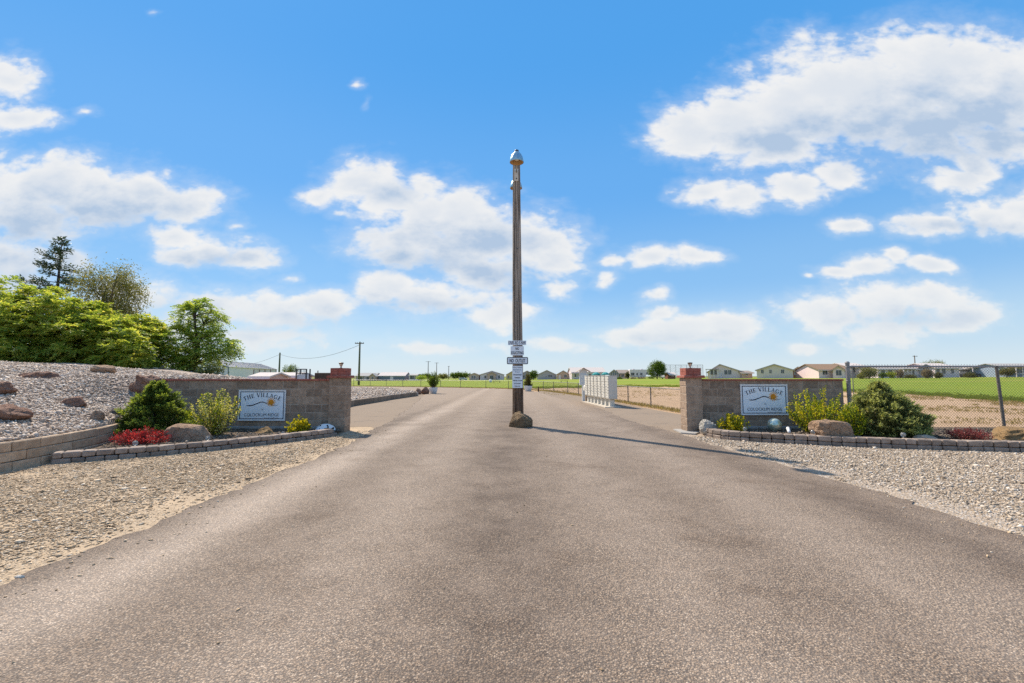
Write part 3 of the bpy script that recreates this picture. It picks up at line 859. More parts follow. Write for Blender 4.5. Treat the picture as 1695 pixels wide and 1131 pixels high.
CH = 0.2032                                   # course height
def block_wall(x0, x1, y, name_label, top=1.36, first_half=False, close_right=True):
    w = thing('block_wall', name_label, 'wall', ((x0+x1)/2, y, 0))
    cx = (x0+x1)/2
    m = MB().box(x0-cx+.01, x1-cx-.01, .006, .19, -.1, top-.008)
    m.build('mortar_core', MORTAR, w)
    bl, meshes = .4064, {}
    base = top-.05-6*CH-(CH if False else 0)
    ncourse = 7
    for c in range(ncourse):
        z = top-.05-(c+1)*CH
        off = 0 if (c % 2 == int(first_half)) else bl/2
        xs = [x0]
        e = x0+off if off > 0 else x0+bl
        while e < x1-.06: xs.append(e); e += bl
        xs.append(x1)
        for a, b in zip(xs[:-1], xs[1:]):
            L = round(b-a, 2)
            vkey = (L, rnd.randrange(4))
            if vkey not in meshes:
                meshes[vkey] = bm_mesh(chamfer_box(b-a-.012, .2, CH-.012, .006, vkey[1], .0025), 'block', BLOCK)
            link('block', meshes[vkey], w, (a-cx+.0045, rnd.uniform(-.003, .003), z+.0045))
    # thin red paver coping, laid end to end
    cm = {}
    xs = x0
    while xs < x1-.02:
        L = min(.2, x1-xs)
        k = round(L, 2)
        if k not in cm: cm[k] = bm_mesh(chamfer_box(L-.006, .25, .046, .005, int(k*100), .002), 'coping_paver', REDPAVER)
        link('coping_paver', cm[k], w, (xs-cx+.003, -.028+rnd.uniform(-.004, .004), top-.044))
        xs += .2
    MB().box(x0-cx, x1-cx, -.14, .3, -.05, .13).build('footing', FOOTING, w)
    return w
LW0, LW1 = -9.22, -4.74
RW0, RW1 = 4.95, 8.64
block_wall(LW0, LW1, WALL_Y, 'brown grey block entrance wall running into the stony mound, with a white sign', 1.345)
block_wall(RW0, RW1, WALL_Y, 'brown grey block entrance wall ending at the wire fence, with a white sign', 1.345, True)

def gate_pillar(xc, label, lit_side):
    y0 = WALL_Y-.14
    t = thing('gate_pillar', label, 'pillar', (xc, WALL_Y, 0), 0, 'gate pillars at the ends of the entrance walls')
    wd = .42
    MB().box(-wd/2+.007, wd/2-.007, -.14+.007, wd-.14-.007, -.1, 1.375).build('mortar_core', MORTAR, t)
    mm = [bm_mesh(chamfer_box(wd, wd, CH-.013, .006, 40+i, .002), 'block', BLOCK) for i in range(3)]
    for c in range(7):
        link('block', mm[c % 3], t, (-wd/2+rnd.uniform(-.002, .002), -.14+rnd.uniform(-.002, .002), 1.375-(c+1)*CH+.004))
    # smooth half block face on the side towards the drive
    sx = wd/2 if lit_side > 0 else -wd/2
    link('cap_slab', bm_mesh(chamfer_box(.53, .53, .066, .008, 5, .002), 'cap_slab', REDPAVER), t, (-.265, -.195, 1.376))
    for i in range(2):
        for j in range(2):
            link('cap_paver', bm_mesh(chamfer_box(.196, .196, .093, .006, 20+i*2+j, .002), 'cap_paver', REDPAVER), t, (-.198+i*.2, -.128+j*.2, 1.444))
            link('cap_paver', bm_mesh(chamfer_box(.196, .196, .093, .006, 30+i*2+j, .002), 'cap_paver', REDPAVER), t, (-.198+i*.2, -.128+j*.2, 1.539))
    return t
gate_pillar(-4.50, 'block gate pillar with red paver cap at the end of the wall by the mound', 1)
gate_pillar(4.69, 'block gate pillar with red paver cap, near the row of mailboxes', -1)
# concrete pad under the pillar by the mailboxes
pm = MB().prism([(4.22, 11.0), (4.48, 10.78), (4.62, 10.98), (4.95, 11.28), (4.95, 11.75), (4.3, 11.75)], 'z', -.04, .022)
tag(pm.build('concrete_pad', FOOTING), kind='structure')

def laid_run(path, step_fn, on):
    """walk along a polyline, calling on(point, heading, length) per piece"""
    pts = resample(path, .01)
    i = 0
    n = len(pts)
    k = 0
    while True:
        L = step_fn(k)
        j = i+int(round(L/.01))
        if j >= n: break
        a, b = pts[i], pts[j]
        on(k, a, math.atan2(b.y-a.y, b.x-a.x), (b-a).length)
        i = j; k += 1

def paver_kerb(path, label, courses, group, stacked=False):
    p = chaikin([(a, b, 0) for a, b in path])
    c0 = p[len(p)//2]
    t = thing('paver_kerb', label, 'kerb', (c0.x, c0.y, 0), 0, group)
    cache = {}
    for c, (z0, z1, off) in enumerate(courses):
        pat = [.245, .18]
        def on(k, a, h, L):
            key = (round(L, 2), round(z1-z0, 3), rnd.randrange(4))
            if key not in cache:
                cache[key] = bm_mesh(chamfer_box(L-.008, .20, z1-z0-.006, .016, key[2]*7+c, .005), 'paver', KERBST)
            n = Vector((-math.sin(h), math.cos(h), 0))
            set_ = rnd.uniform(-.008, .008)+(.012 if c else 0)
            link('paver', cache[key], t, (a.x-c0.x+n.x*set_+math.cos(h)*.004, a.y-c0.y+n.y*set_+math.sin(h)*.004, z0+rnd.uniform(-.002, .002)), (rnd.gauss(0, .012), rnd.gauss(0, .008), h+rnd.gauss(0, .015)))
        laid_run([Vector((q.x, q.y, 0)) for q in p], (lambda k: pat[k % 2]) if stacked else (lambda k: pat[(k+c) % 2] if not (k == 0 and c) else .12), on)
    return t
paver_kerb(KERB_L, 'curving two course kerb of tumbled pavers in front of the red bush and the large boulder', [(-.045, .065, 0), (.068, .168, 1)], 'paver kerbs round the planting beds')
paver_kerb(KERB_R, 'long two course kerb of tumbled pavers below the glass ball and wide spruce', [(-.03, .070, 0), (.073, .186, 1)], 'paver kerbs round the planting beds', True)

def retaining_wall():
    p = chaikin([(a, b, 0) for a, b in RETAIN])
    c0 = p[len(p)//3]
    t = thing('retaining_wall', 'low curving wall of tan edging blocks holding back the stony mound', 'wall', (c0.x, c0.y, 0))
    cache = {}
    for c in range(3):
        z0 = -.035+c*.152
        q = [Vector((v.x-c*.018, v.y, 0)) for v in p]
        def on(k, a, h, L):
            key = (round(L, 2), rnd.randrange(4))
            if key not in cache:
                cache[key] = bm_mesh(chamfer_box(L-.008, .28, .147, .011, key[1]*3, .004), 'block', EDGEBLK)
            n = Vector((-math.sin(h), math.cos(h), 0))
            s = rnd.uniform(-.006, .006)
            # heading runs away from the camera, so the face is on the +x side: the block lies to the left of it
            link('block', cache[key], t, (a.x-c0.x+n.x*s, a.y-c0.y+n.y*s, z0+rnd.uniform(-.002, .002)), (0, rnd.gauss(0, .006), h+rnd.gauss(0, .008)))
        laid_run(q, lambda k: .43 if not (k == 0 and c == 1) else .21, on)
    return t
retaining_wall()
def far_kerb(path, label):
    p = [Vector((a, b, 0)) for a, b in path]
    c0 = p[0]
    t = thing('bed_kerb', label, 'kerb', c0, 0, 'kerbs of the raised gravel bed')
    cache = {}
    def on(k, a, h, L):
        key = rnd.randrange(3)
        if key not in cache: cache[key] = bm_mesh(chamfer_box(L-.01, .22, .31, .015, key, .006), 'kerb_stone', KERBDK)
        link('kerb_stone', cache[key], t, (a.x-c0.x, a.y-c0.y, -.04), (0, 0, h+rnd.gauss(0, .01)))
    laid_run(p, lambda k: .6, on)
KERBDK = pmat('dark_kerb', (.17, .125, .09), (.25, .19, .14), 8, .95, 40, .6, .012, vary=.3)
far_kerb([(-7.3, 18.2), (-7.6, 20.9), (-7.42, 24), (-7.35, 26.9), (-6.85, 32)], 'dark kerb of the gravel bed along the drive beyond the wall')
far_kerb([(-9.0, 37.2), (-10.2, 39.6), (-11.4, 41.6), (-13.2, 44.4), (-15, 46.8)], 'broken dark kerb along the far edge of the raised gravel bed')

# ------------------------------------------------------------------ rocks
def rock_mesh(name, size, seed, mat, facets=9, noise=.10, sub=4, boxy=0.0):
    r = np.random.default_rng(seed)
    bm = bmesh.new(); bmesh.ops.create_icosphere(bm, subdivisions=sub, radius=1)
    D = np.array([v.co[:] for v in bm.verts]); D /= np.linalg.norm(D, axis=1, keepdims=True)
    nrm = r.normal(size=(facets, 3)); nrm[:, 2] = np.abs(nrm[:, 2])*.9; nrm /= np.linalg.norm(nrm, axis=1, keepdims=True)
    h = r.uniform(.62, .95, facets)
    R = np.full(len(D), 1.12)
    for n_, h_ in zip(nrm, h):
        dn = D @ n_
        with np.errstate(divide='ignore'):
            lim = np.where(dn > .05, h_/np.maximum(dn, .05), 9)
        R = np.minimum(R, lim)
    if boxy:
        R = R*(1-boxy)+boxy*np.minimum(1.12, .78/np.maximum(np.abs(D).max(1), .3))
    for o in range(4):
        k = 2.2*2**o
        a, b, c = r.normal(size=(3, 3))*k; ph = r.uniform(0, 6, 3)
        R = R + (noise*1.5+.02)*.62**o*(np.sin(D@a+ph[0])*np.sin(D@b+ph[1])+.5*np.sin(D@c+ph[2]))*.5
    P = D*R[:, None]
    P[:, 0] += boxy*-.22*P[:, 2]
    lo, hi = P.min(0), P.max(0)
    P = (P-(lo+hi)/2)/(hi-lo)*np.array(size)
    for v, p in zip(bm.verts, P): v.co = p
    me = bpy.data.meshes.new(name); bm.to_mesh(me); bm.free(); me.materials.append(mat)
    me.polygons.foreach_set('use_smooth', [True]*len(me.polygons)); me.set_sharp_from_angle(angle=math.radians(16))
    return me
def rockmat(name, c1, c2, c3, scale=3):
    m, nt = new_mat(name); t = NT(nt)
    P = t.coord()
    col = t.mix(t.range(t.noise(P, scale, 7, .65), .3, .7), c1, c2)
    col = t.mix(t.math('MULTIPLY', t.range(t.noise(P, scale*3.2, 6, .7), .52, .72), .7), col, c3)
    crack = t.voro(t.vec('ADD', P, t.vec('MULTIPLY', t.comb(t.noise(P, 5, 3), t.noise(P, 6, 3), t.noise(P, 7, 3)), (.25, .25, .25))), scale*1.5, 'DISTANCE_TO_EDGE')
    h = t.math('ADD', t.math('MULTIPLY', t.range(crack, 0, .05), .4), t.noise(P, 22, 8, .7))
    t.out(col, .92, t.bump(h, 1.0, .05), 0, .15)
    return m
ROCK_RED = rockmat('red_rock', (.235, .125, .085), (.33, .20, .145), (.13, .08, .062))
ROCK_TAN = rockmat('tan_rock', (.33, .21, .13), (.42, .29, .20), (.24, .15, .10))
ROCK_BROWN = rockmat('brown_rock', (.28, .17, .075), (.36, .245, .13), (.17, .105, .06))
ROCK_DARK = rockmat('dark_basalt', (.10, .085, .075), (.17, .14, .12), (.24, .20, .165))
ROCK_GREY = rockmat('grey_rock', (.40, .37, .32), (.52, .48, .42), (.12, .11, .10))
ROCK_POLE = rockmat('tan_and_dark_rock', (.17, .115, .07), (.30, .21, .12), (.10, .07, .05))

def rock(label, px0, px1, py0, py1, y, seed, mat, depth=.9, base=None, sink=.12, rz=0, facets=9, noise=.10, group=None, name='boulder', cat='rock', boxy=0.0):
    """a rock that shows between px0..px1 and py0..py1 with its middle at depth y"""
    if group == 'rocks set into the stony mound':      # stand it where the slope is
        yy = 5.0
        while yy < 14.5:
            p_ = AT((px0+px1)/2, py1-1, yy)
            if p_.z <= float(mound(p_.x, p_.y)[0]): break
            yy += .03
        if yy < 14.4: y = yy
    a, b = AT(px0, (py0+py1)/2, y), AT(px1, (py0+py1)/2, y)
    zt, zb = AT((px0+px1)/2, py0, y).z, AT((px0+px1)/2, py1, y).z
    w = b.x-a.x
    h = (zt-zb)*(1+sink)
    me = rock_mesh(name, (w, w*depth, h*1.1), seed, mat, facets, noise, 4, boxy)
    zmax = max(v.co.z for v in me.vertices)
    o = link(name, me, None, ((a.x+b.x)/2, y, zt-zmax), (0, 0, rz))
    return tag(o, label, cat, group)
g = 'rocks set into the stony mound'
rock('large dark red rock half buried at the left picture edge of the mound', -22, 44, 668, 694, 8.3, 11, ROCK_RED, .9, group=g, facets=7)
rock('rounded grey brown rock on the mound above the large dark red rock', -18, 21, 631, 652, 10.6, 12, ROCK_RED, .9, group=g)
rock('small wedge shaped red brown rock alone in the middle of the mound', 106, 141, 656, 673, 9.2, 13, ROCK_RED, .8, group=g, facets=6)
rock('small upright brown stone near the edging blocks on the mound', 152, 170, 679, 696, 8.9, 14, ROCK_TAN, .9, group=g, facets=6)
rock('large red lava rock where the mound meets the end of the block wall', 216, 272, 620, 652, 11.0, 15, ROCK_RED, .7, group=g, noise=.16)
rock('flat topped pale tan rock sitting on the crest of the mound below the trees', 152, 192, 604, 618, 12.7, 16, ROCK_TAN, .8, group=g, facets=6)
rock('blackish rock on the mound just below the large red lava rock', 223, 254, 653, 668, 10.4, 17, ROCK_DARK, .8, group=g)
rock('long flat reddish rock nearly buried in the mound slope below the crest', 34, 100, 615, 626, 11.6, 18, ROCK_RED, .45, group=g, sink=.8)
rock('small flat dark stone by the top of the edging block wall', 178, 200, 677, 686, 9.3, 19, ROCK_DARK, .8, group=g)
rock('large smooth tan boulder between the red bush and the variegated bush', 277, 349, 701, 742, 9.35, 27, ROCK_TAN, .55, facets=7, noise=.04, boxy=.55)
rock('brown slab of rock leaning below the white sign on the wall by the mound', 413, 463, 706, 734, 10.5, 22, ROCK_BROWN, .6, facets=6, noise=.06)
rock('tan boulder with a flat top in front of the variegated bush by the wire fence', 1346, 1407, 694, 724, 9.45, 23, ROCK_TAN, .6, facets=6, noise=.05, boxy=.75)
rock('grey rock with dark face at the foot of the gate pillar near the mailboxes', 1156, 1190, 694, 717, 10.75, 24, ROCK_GREY, .8, facets=6)
rock('pale flat stone between the wide spruce and the small dull red bush', 1514, 1548, 720, 729, 9.25, 25, TANSTONE, .7, sink=.5)
rock('low brown mound like boulder under the fence post at the right picture edge', 1640, 1730, 707, 736, 9.35, 26, ROCK_BROWN, .7, facets=14, noise=.06)
rock('tan topped dark boulder against the foot of the tall wooden pole', 842, 882, 681, 713, 12.42, 29, ROCK_POLE, .95, facets=8, noise=.07)
rock('big red brown rock beside the white planter at the bed corner', 697, 711, 640.5, 652.5, 35.2, 31, ROCK_RED, .9, facets=6)
rock('smaller dark red rock at the tip of the raised gravel bed', 688, 698, 642.5, 652, 34.6, 32, ROCK_RED, .9, facets=6)
rock('white stone lying on the lawn in front of the white house with brown gable', 809, 815, 627.5, 632.5, 96, 33, flat('white_stone', (.75, .73, .7)), .9)
stone = rock('flat white stone lying at the sandy edge of the drive', 25, 42, 952.8, 957, 3.04, 34, flat('white_stone_flat', (.66, .58, .48)), .35, sink=1.2)
stone.location = (G(33, 956).x, G(33, 956).y, .004)
stone.scale = (1, 1, .6)

def spotted_rock():
    m, nt = new_mat('painted_white_rock'); t = NT(nt)
    P = t.coord()
    s = t.range(t.noise(P, 9, 1.5, .4), .56, .58)
    t.out(t.mix(s, (.78, .77, .75), (.02, .02, .02)), .6, t.bump(t.noise(P, 20, 5), .3, .01))
    return m
rock('rock painted white with black cow spots at the foot of the wall', 521, 554, 702, 720, 10.95, 41, spotted_rock(), .8, facets=5, noise=.03)

# ------------------------------------------------------------------ signs
SIGN_WHITE = flat('sign_white', (.80, .86, .91), .35, dirt=.06)
NAVY = flat('sign_navy', (.012, .022, .06), .5)
SIGN_BLACK = flat('sign_black', (.015, .017, .022), .5)
SUN_ORANGE = flat('sun_orange', (.72, .27, .012), .5)
SUN_PALE = flat('sun_ray_orange', (.85, .36, .04), .5)
FRAME_WHITE = flat('sign_frame_white', (.78, .76, .74), .5)

def text_obj(txt, w, h, mat, parent, cx, y, cz, name='lettering', bold=0.0, squeeze=True):
    """upright text facing -Y, stretched to w x h, centred at cx, cz"""
    cu = bpy.data.curves.new('text', 'FONT'); cu.body = txt; cu.resolution_u = 3; cu.offset = bold
    tmp = bpy.data.objects.new('text', cu); COL.objects.link(tmp)
    dg = bpy.context.evaluated_depsgraph_get()
    me = bpy.data.meshes.new_from_object(tmp.evaluated_get(dg))
    bpy.data.objects.remove(tmp); bpy.data.curves.remove(cu)
    co = np.empty(len(me.vertices)*3, np.float32); me.vertices.foreach_get('co', co); co = co.reshape(-1, 3)
    lo, hi = co.min(0), co.max(0)
    sx, sy = w/(hi[0]-lo[0]), h/(hi[1]-lo[1])
    new = np.stack([(co[:, 0]-(lo[0]+hi[0])/2)*sx, np.zeros(len(co)), (co[:, 1]-(lo[1]+hi[1])/2)*sy], -1)
    me.vertices.foreach_set('co', new.astype(np.float32).ravel())
    me.name = name
    me.materials.clear(); me.materials.append(mat); me.update()
    return tag(link(name, me, parent, (cx, y, cz)), kind='stuff')

def glyph_strokes(ch):
    """serif capitals: list of (x0,y0,x1,y1,width) in a unit-high box, and the advance"""
    T, t, s = .19, .075, .055
    if ch == 'T': return [(0,.96,.8,.96,t),(.4,0,.4,1,T),(.2,.025,.6,.025,s),(.03,.78,.03,1,s),(.77,.78,.77,1,s)], .8
    if ch == 'H': return [(.16,0,.16,1,T),(.72,0,.72,1,T),(.16,.5,.72,.5,t)]+[(a-.16,b,a+.16,b,s) for a in (.16,.72) for b in (.025,.975)], .88
    if ch == 'E': return [(.18,0,.18,1,T),(0,.96,.68,.96,t),(0,.04,.7,.04,t),(.18,.5,.52,.5,t),(.66,.76,.66,1,s),(.68,0,.68,.26,s),(.52,.38,.52,.62,s)], .72
    if ch == 'V': return [(.1,1,.43,0,T),(.76,1,.46,0,t),(-.06,.975,.26,.975,s),(.62,.975,.9,.975,s)], .86
    if ch == 'I': return [(.18,0,.18,1,T),(0,.025,.36,.025,s),(0,.975,.36,.975,s)], .36
    if ch == 'L': return [(.18,0,.18,1,T),(0,.975,.36,.975,s),(0,.04,.66,.04,t),(.64,0,.64,.28,s)], .68
    if ch == 'A': return [(.12,0,.42,1,t),(.44,1,.78,0,T),(.22,.32,.66,.32,t),(0,.025,.26,.025,s),(.6,.025,.94,.025,s)], .92
    if ch == 'G':
        st = []
        n = 14
        for i in range(n):
            a0 = math.radians(38+i*(300/n)); a1 = math.radians(38+(i+1)*(300/n))
            am = (a0+a1)/2
            wd = t+(T-t)*max(0, -math.cos(am))**.8
            st.append((.44+.38*math.cos(a0), .5+.46*math.sin(a0), .44+.38*math.cos(a1), .5+.46*math.sin(a1), wd))
        return st+[(.72,.05,.72,.45,T*.9),(.52,.45,.9,.45,s),(.76,.72,.76,.98,s)], .94
    return [], .34
def stroke_poly(m, pts_w, z=0.0):
    for (x0, y0, x1, y1, w) in pts_w:
        d = Vector((x1-x0, y1-y0)); L = d.length or 1; n = Vector((-d.y, d.x))/L*w/2
        m.add([(x0+n.x, z, y0+n.y), (x0-n.x, z, y0-n.y), (x1-n.x, z, y1-n.y), (x1+n.x, z, y1+n.y)], [(0, 1, 2, 3)])

def village_sign(px_c, z_c, label, rot):
    W_, H_ = 1.20, .77
    yb = WALL_Y-.03
    x = XP(px_c, yb)
    t = thing('village_sign', label, 'sign', (x, yb, z_c), 0, 'village name signs on the entrance walls')
    t.rotation_euler = (0, rot, 0)
    MB().box(-W_/2, W_/2, 0, .018, -H_/2, H_/2).build('panel', SIGN_WHITE, t)
    def ring(x0, x1, z0, z1, w, y0, y1, name, mat):
        m = MB()
        m.box(x0, x1, y0, y1, z1-w, z1).box(x0, x1, y0, y1, z0, z0+w).box(x0, x0+w, y0, y1, z0+w, z1-w).box(x1-w, x1, y0, y1, z0+w, z1-w)
        m.build(name, mat, t)
    ring(-W_/2-.012, W_/2+.012, -H_/2-.012, H_/2+.012, .022, -.008, .02, 'frame', FRAME_WHITE)
    ring(-W_/2+.03, W_/2-.03, -H_/2+.03, H_/2-.03, .018, -.004, -.001, 'border_line', NAVY)
    # THE VILLAGE on a shallow arc
    m = MB()
    word, hgt = 'THE VILLAGE', .105
    adv = [glyph_strokes(c)[1]+.12 for c in word]
    tot = sum(adv)*hgt
    Rr = 1.05; acc = -tot/2
    for c, a in zip(word, adv):
        st, w = glyph_strokes(c)
        mid = acc+a*hgt/2; ang = mid/Rr*1.0
        for (x0, y0, x1, y1, sw) in st:
            q = []
            for (xx, yy) in ((x0, y0), (x1, y1)):
                lx, ly = (xx-w/2)*hgt, yy*hgt
                q += [math.sin(ang)*(Rr+ly)+math.cos(ang)*lx, math.cos(ang)*(Rr+ly)-math.sin(ang)*lx-Rr]
            stroke_poly(m, [(q[0], q[1]+.215, q[2], q[3]+.215, sw*hgt)], -.0028)
        acc += a*hgt
    m.build('lettering', NAVY, t)
    # hill line: a tapering stroke
    px_ = [(-.41,-.022,.004),(-.36,-.030,.022),(-.30,-.030,.026),(-.24,-.018,.026),(-.14,.018,.024),(-.06,.052,.024),(0,.066,.026),(.06,.052,.024),(.14,.020,.020),(.22,-.006,.016),(.30,-.026,.012),(.36,-.024,.010),(.43,-.004,.004)]
    m = MB()
    vs = [(a, -.0034, b+c/2+.02) for a, b, c in px_]+[(a, -.0034, b-c/2+.02) for a, b, c in px_]
    n = len(px_); m.add(vs, [(i, n+i, n+i+1, i+1) for i in range(n-1)])
    m.build('hill_emblem', NAVY, t)
    m = MB(); cx, cz, R0 = .235, .08, .074
    m.add([(cx+R0*math.cos(k*math.pi/12), -.004, cz+R0*math.sin(k*math.pi/12)) for k in range(24)], [tuple(range(24))])
    s = m.build('sun_emblem', SUN_ORANGE, t)
    m = MB()
    for k in range(14):
        a = k*2*math.pi/14
        ca, sa = math.cos(a), math.sin(a)
        r0, r1, w = R0+.010, R0+.056, .015
        m.add([(cx+ca*r0-sa*w, -.004, cz+sa*r0+ca*w), (cx+ca*r0+sa*w, -.004, cz+sa*r0-ca*w), (cx+ca*r1, -.004, cz+sa*r1)], [(0, 1, 2)])
    m.build('sun_rays', SUN_PALE, t)
    text_obj('at', .05, .032, NAVY, t, .02, -.003, -.11)
    text_obj('COLOCKUM RIDGE', .90, .078, NAVY, t, .0, -.003, -.245)
    text_obj('AN ADULT COMMUNITY', .38, .020, NAVY, t, .255, -.003, -.322)
    return t
village_sign(437, 1.415-.745, 'white village sign on the block wall beside the stony mound', 0)
village_sign(1262, 1.415-.60, 'white village sign on the block wall above the glass gazing ball', 0)

GALV = pmat('galvanised_steel', (.42, .44, .45), (.33, .35, .37), 12, .45, 60, .08, .003, .75, .5)
STEEL_DARK = flat('dark_steel_fitting', (.11, .10, .09), .55, .4)

# ------------------------------------------------------------------ the pole in the middle of the drive
def wood_mat():
    m, nt = new_mat('weathered_pole_wood'); t = NT(nt)
    P = t.coord()
    g_ = t.noise(t.vec('MULTIPLY', P, (26, 26, .7)), 1.0, 7, .65, .4)
    cr = t.range(t.noise(t.vec('MULTIPLY', P, (30, 30, .3)), 1.0, 4, .6), .52, .60)
    z = t.sep(P)[2]
    g_ = t.math('ADD', t.math('MULTIPLY', g_, .75), t.math('MULTIPLY', t.noise(P, 14, 6, .7), .25))
    lo = t.mix(t.range(g_, .3, .7), (.10, .058, .036), (.25, .165, .11))
    hi = t.mix(t.range(g_, .3, .7), (.22, .18, .145), (.50, .425, .35))
    col = t.mix(t.range(z, 1.2, 2.8), lo, hi)
    col = t.mix(t.math('MULTIPLY', cr, .55), col, (.045, .033, .026))
    col = t.mix(t.math('MULTIPLY', t.range(t.noise(P, 3.5, 5, .7), .5, .75), .4), col, (.40, .33, .27))
    h = t.math('SUBTRACT', g_, t.math('MULTIPLY', cr, 1.2))
    t.out(col, .9, t.bump(h, 1.0, .04), 0, .12)
    return m
POLEWOOD = wood_mat()
PY_ = 12.8
PX_ = XP(857.5, PY_)
def pole_taper(m, x, y, r0, r1, h, lean=(0, 0), n=20):
    seg = 26
    pts = [(x+lean[0]*i/seg, y+lean[1]*i/seg, h*i/seg-.15) for i in range(seg+1)]
    rs = [r0+(r1-r0)*i/seg for i in range(seg+1)]
    m.tube(pts, rs, n)
t = thing('wooden_pole', 'tall weathered wooden light pole carrying signs in the middle of the drive', 'pole', (PX_, PY_, 0))
m = MB(); pole_taper(m, 0, 0, .165, .112, 7.99, (-.045, 0))
for z, p in enumerate(m.v): pass
shaft = m.build('shaft', POLEWOOD, t, math.radians(50))
for v in shaft.data.vertices:                      # not quite round: flats, checks and knots
    a_ = math.atan2(v.co.y, v.co.x)
    k = 1+.015*math.sin(a_*3+v.co.z*1.1)+.01*math.sin(a_*7-v.co.z*2.3)+rnd.uniform(-.012, .012)
    v.co.x *= k; v.co.y *= k
for zb, ab in ((.95, -1.7), (1.75, -1.4), (3.6, -1.62), (5.2, -1.5), (6.6, -1.75)):
    rr_ = .165-.053*zb/8+.004
    MB().tube([(rr_*math.cos(ab)-.0056*zb, rr_*math.sin(ab), zb), ((rr_+.02)*math.cos(ab)-.0056*zb, (rr_+.02)*math.sin(ab), zb)], .016, 8).build('bolt', STEEL_DARK, t)
LAMP_BLUE = pmat('lamp_shade_aluminium', (.20, .40, .50), (.34, .52, .60), 6, .38, 40, .1, .003, .55, .5)
LAMP_IN = flat('lamp_reflector', (.55, .36, .16), .5)
PLATE = flat('bracket_plate', (.62, .58, .50), .6)
# bracket plates and rub marks
def yard_lamp(sgn, zb, reach, label):
    """lamp bowl on an arm from the pole; sgn -1 reaches towards the road mouth, +1 away"""
    t = thing('yard_lamp', label, 'street lamp', (PX_-.045, PY_, zb), 0, 'yard lamps on the wooden pole')
    t.scale = (1.1, 1.0, 1.18)
    m = MB()
    m.lathe([(.178, 0), (.183, .012), (.172, .07), (.152, .135), (.124, .19), (.092, .228), (.068, .245), (.064, .26), (0, .264)], 28, (0, sgn*reach, 0))
    m.build('lamp_shade', LAMP_BLUE, t, math.radians(40))
    m = MB(); m.lathe([(.174, .004), (.158, .07), (.125, .14), (.09, .185), (0, .19)], 28, (0, sgn*reach, 0)); m.build('reflector', LAMP_IN, t, True)
    m = MB(); m.lathe([(.0, .04), (.055, .06), (.065, .11), (.05, .16), (.03, .2)], 16, (0, sgn*reach, 0)); m.build('lens', flat('lamp_lens', (.75, .66, .48), .2), t, True)
    m = MB(); m.lathe([(.05, .26), (.056, .29), (.048, .306), (0, .31)], 14, (0, sgn*reach, 0)); m.build('photocell', flat('photocell', (.06, .07, .10), .4), t, True)
    m = MB(); m.tube([(0, sgn*.10, .10), (0, sgn*.3, .14), (0, sgn*.6, .175), (0, sgn*(reach-.07), .20)], .022, 10); m.build('arm', GALV, t, True)
    m = MB(); m.box(-.055, .055, min(sgn*.105, sgn*.128), max(sgn*.105, sgn*.128), -.13, .19); m.build('bracket_plate', PLATE, t)
    m = MB(); m.tube([(0, sgn*.12, -.07), (0, sgn*.14, -.07)], .018, 10); m.build('bolt', STEEL_DARK, t)
    return t
yard_lamp(-1, 7.44, .95, 'blue grey bowl lamp on an arm at the pole top, reaching towards the road mouth')
yard_lamp(1, 7.50, .88, 'second bowl lamp behind the pole top, mostly hidden by the pole')
# a split dark wood cheek at the pole top
def small_sign(pxl, pxr, pyt, pyb, label, lines, border=False, name='pole_sign', plate=SIGN_WHITE, round_=0.0):
    y = PY_-.19
    a, b = AT(pxl, pyt, y), AT(pxr, pyb, y)
    cx, cz = (a.x+b.x)/2, (a.z+b.z)/2
    w, h = b.x-a.x, a.z-b.z
    t = thing(name, label, 'sign', (cx, y, cz), 0, 'signs nailed to the wooden pole')
    def rr(w, h, r):
        if r <= 0: return [(-w/2, -h/2), (w/2, -h/2), (w/2, h/2), (-w/2, h/2)]
        P = []
        for (sx, sz, a0) in ((1, -1, -90), (1, 1, 0), (-1, 1, 90), (-1, -1, 180)):
            for k in range(5):
                A = math.radians(a0+k*22.5)
                P.append((sx*(w/2-r)+r*math.cos(A), sz*(h/2-r)+r*math.sin(A)))
        return P
    MB().prism(rr(w, h, round_), 'y', 0, .006).build('plate', plate, t)
    if border:
        o, i = rr(w-.006, h-.006, round_*.95), rr(w-.046, h-.046, round_*.6)
        n = len(o)
        m = MB().add([(p[0], -.002, p[1]) for p in o]+[(p[0], -.002, p[1]) for p in i], [(k, (k+1) % n, n+(k+1) % n, n+k) for k in range(n)])
        m.build('border', SIGN_BLACK, t)
    for (txt, fx, fz, fw, fh, mat_, bold) in lines:
        text_obj(txt, fw*w, fh*h, mat_, t, fx*w, -.003, fz*h, bold=bold)
    return t
GREYTXT = flat('sign_grey_text', (.28, .33, .42), .5)
small_sign(841, 871, 564, 571.5, 'narrow white address plate reading 17693 RD 5 NW, topmost on the pole', [('17693 RD 5 NW', 0, 0, .95, .76, NAVY, .012)])
small_sign(845.2, 867.2, 573.3, 588.4, 'white NO SOLICITING plate under the address on the pole', [('NO', 0, .23, .27, .30, SIGN_BLACK, .02), ('SOLICITING', 0, -.22, .94, .32, SIGN_BLACK, .02)])
small_sign(839, 874.2, 591.2, 603.2, 'wide white NO OUTLET sign with rounded black border on the pole', [('NO  OUTLET', 0, 0, .74, .52, SIGN_BLACK, .02)], True, round_=.035)
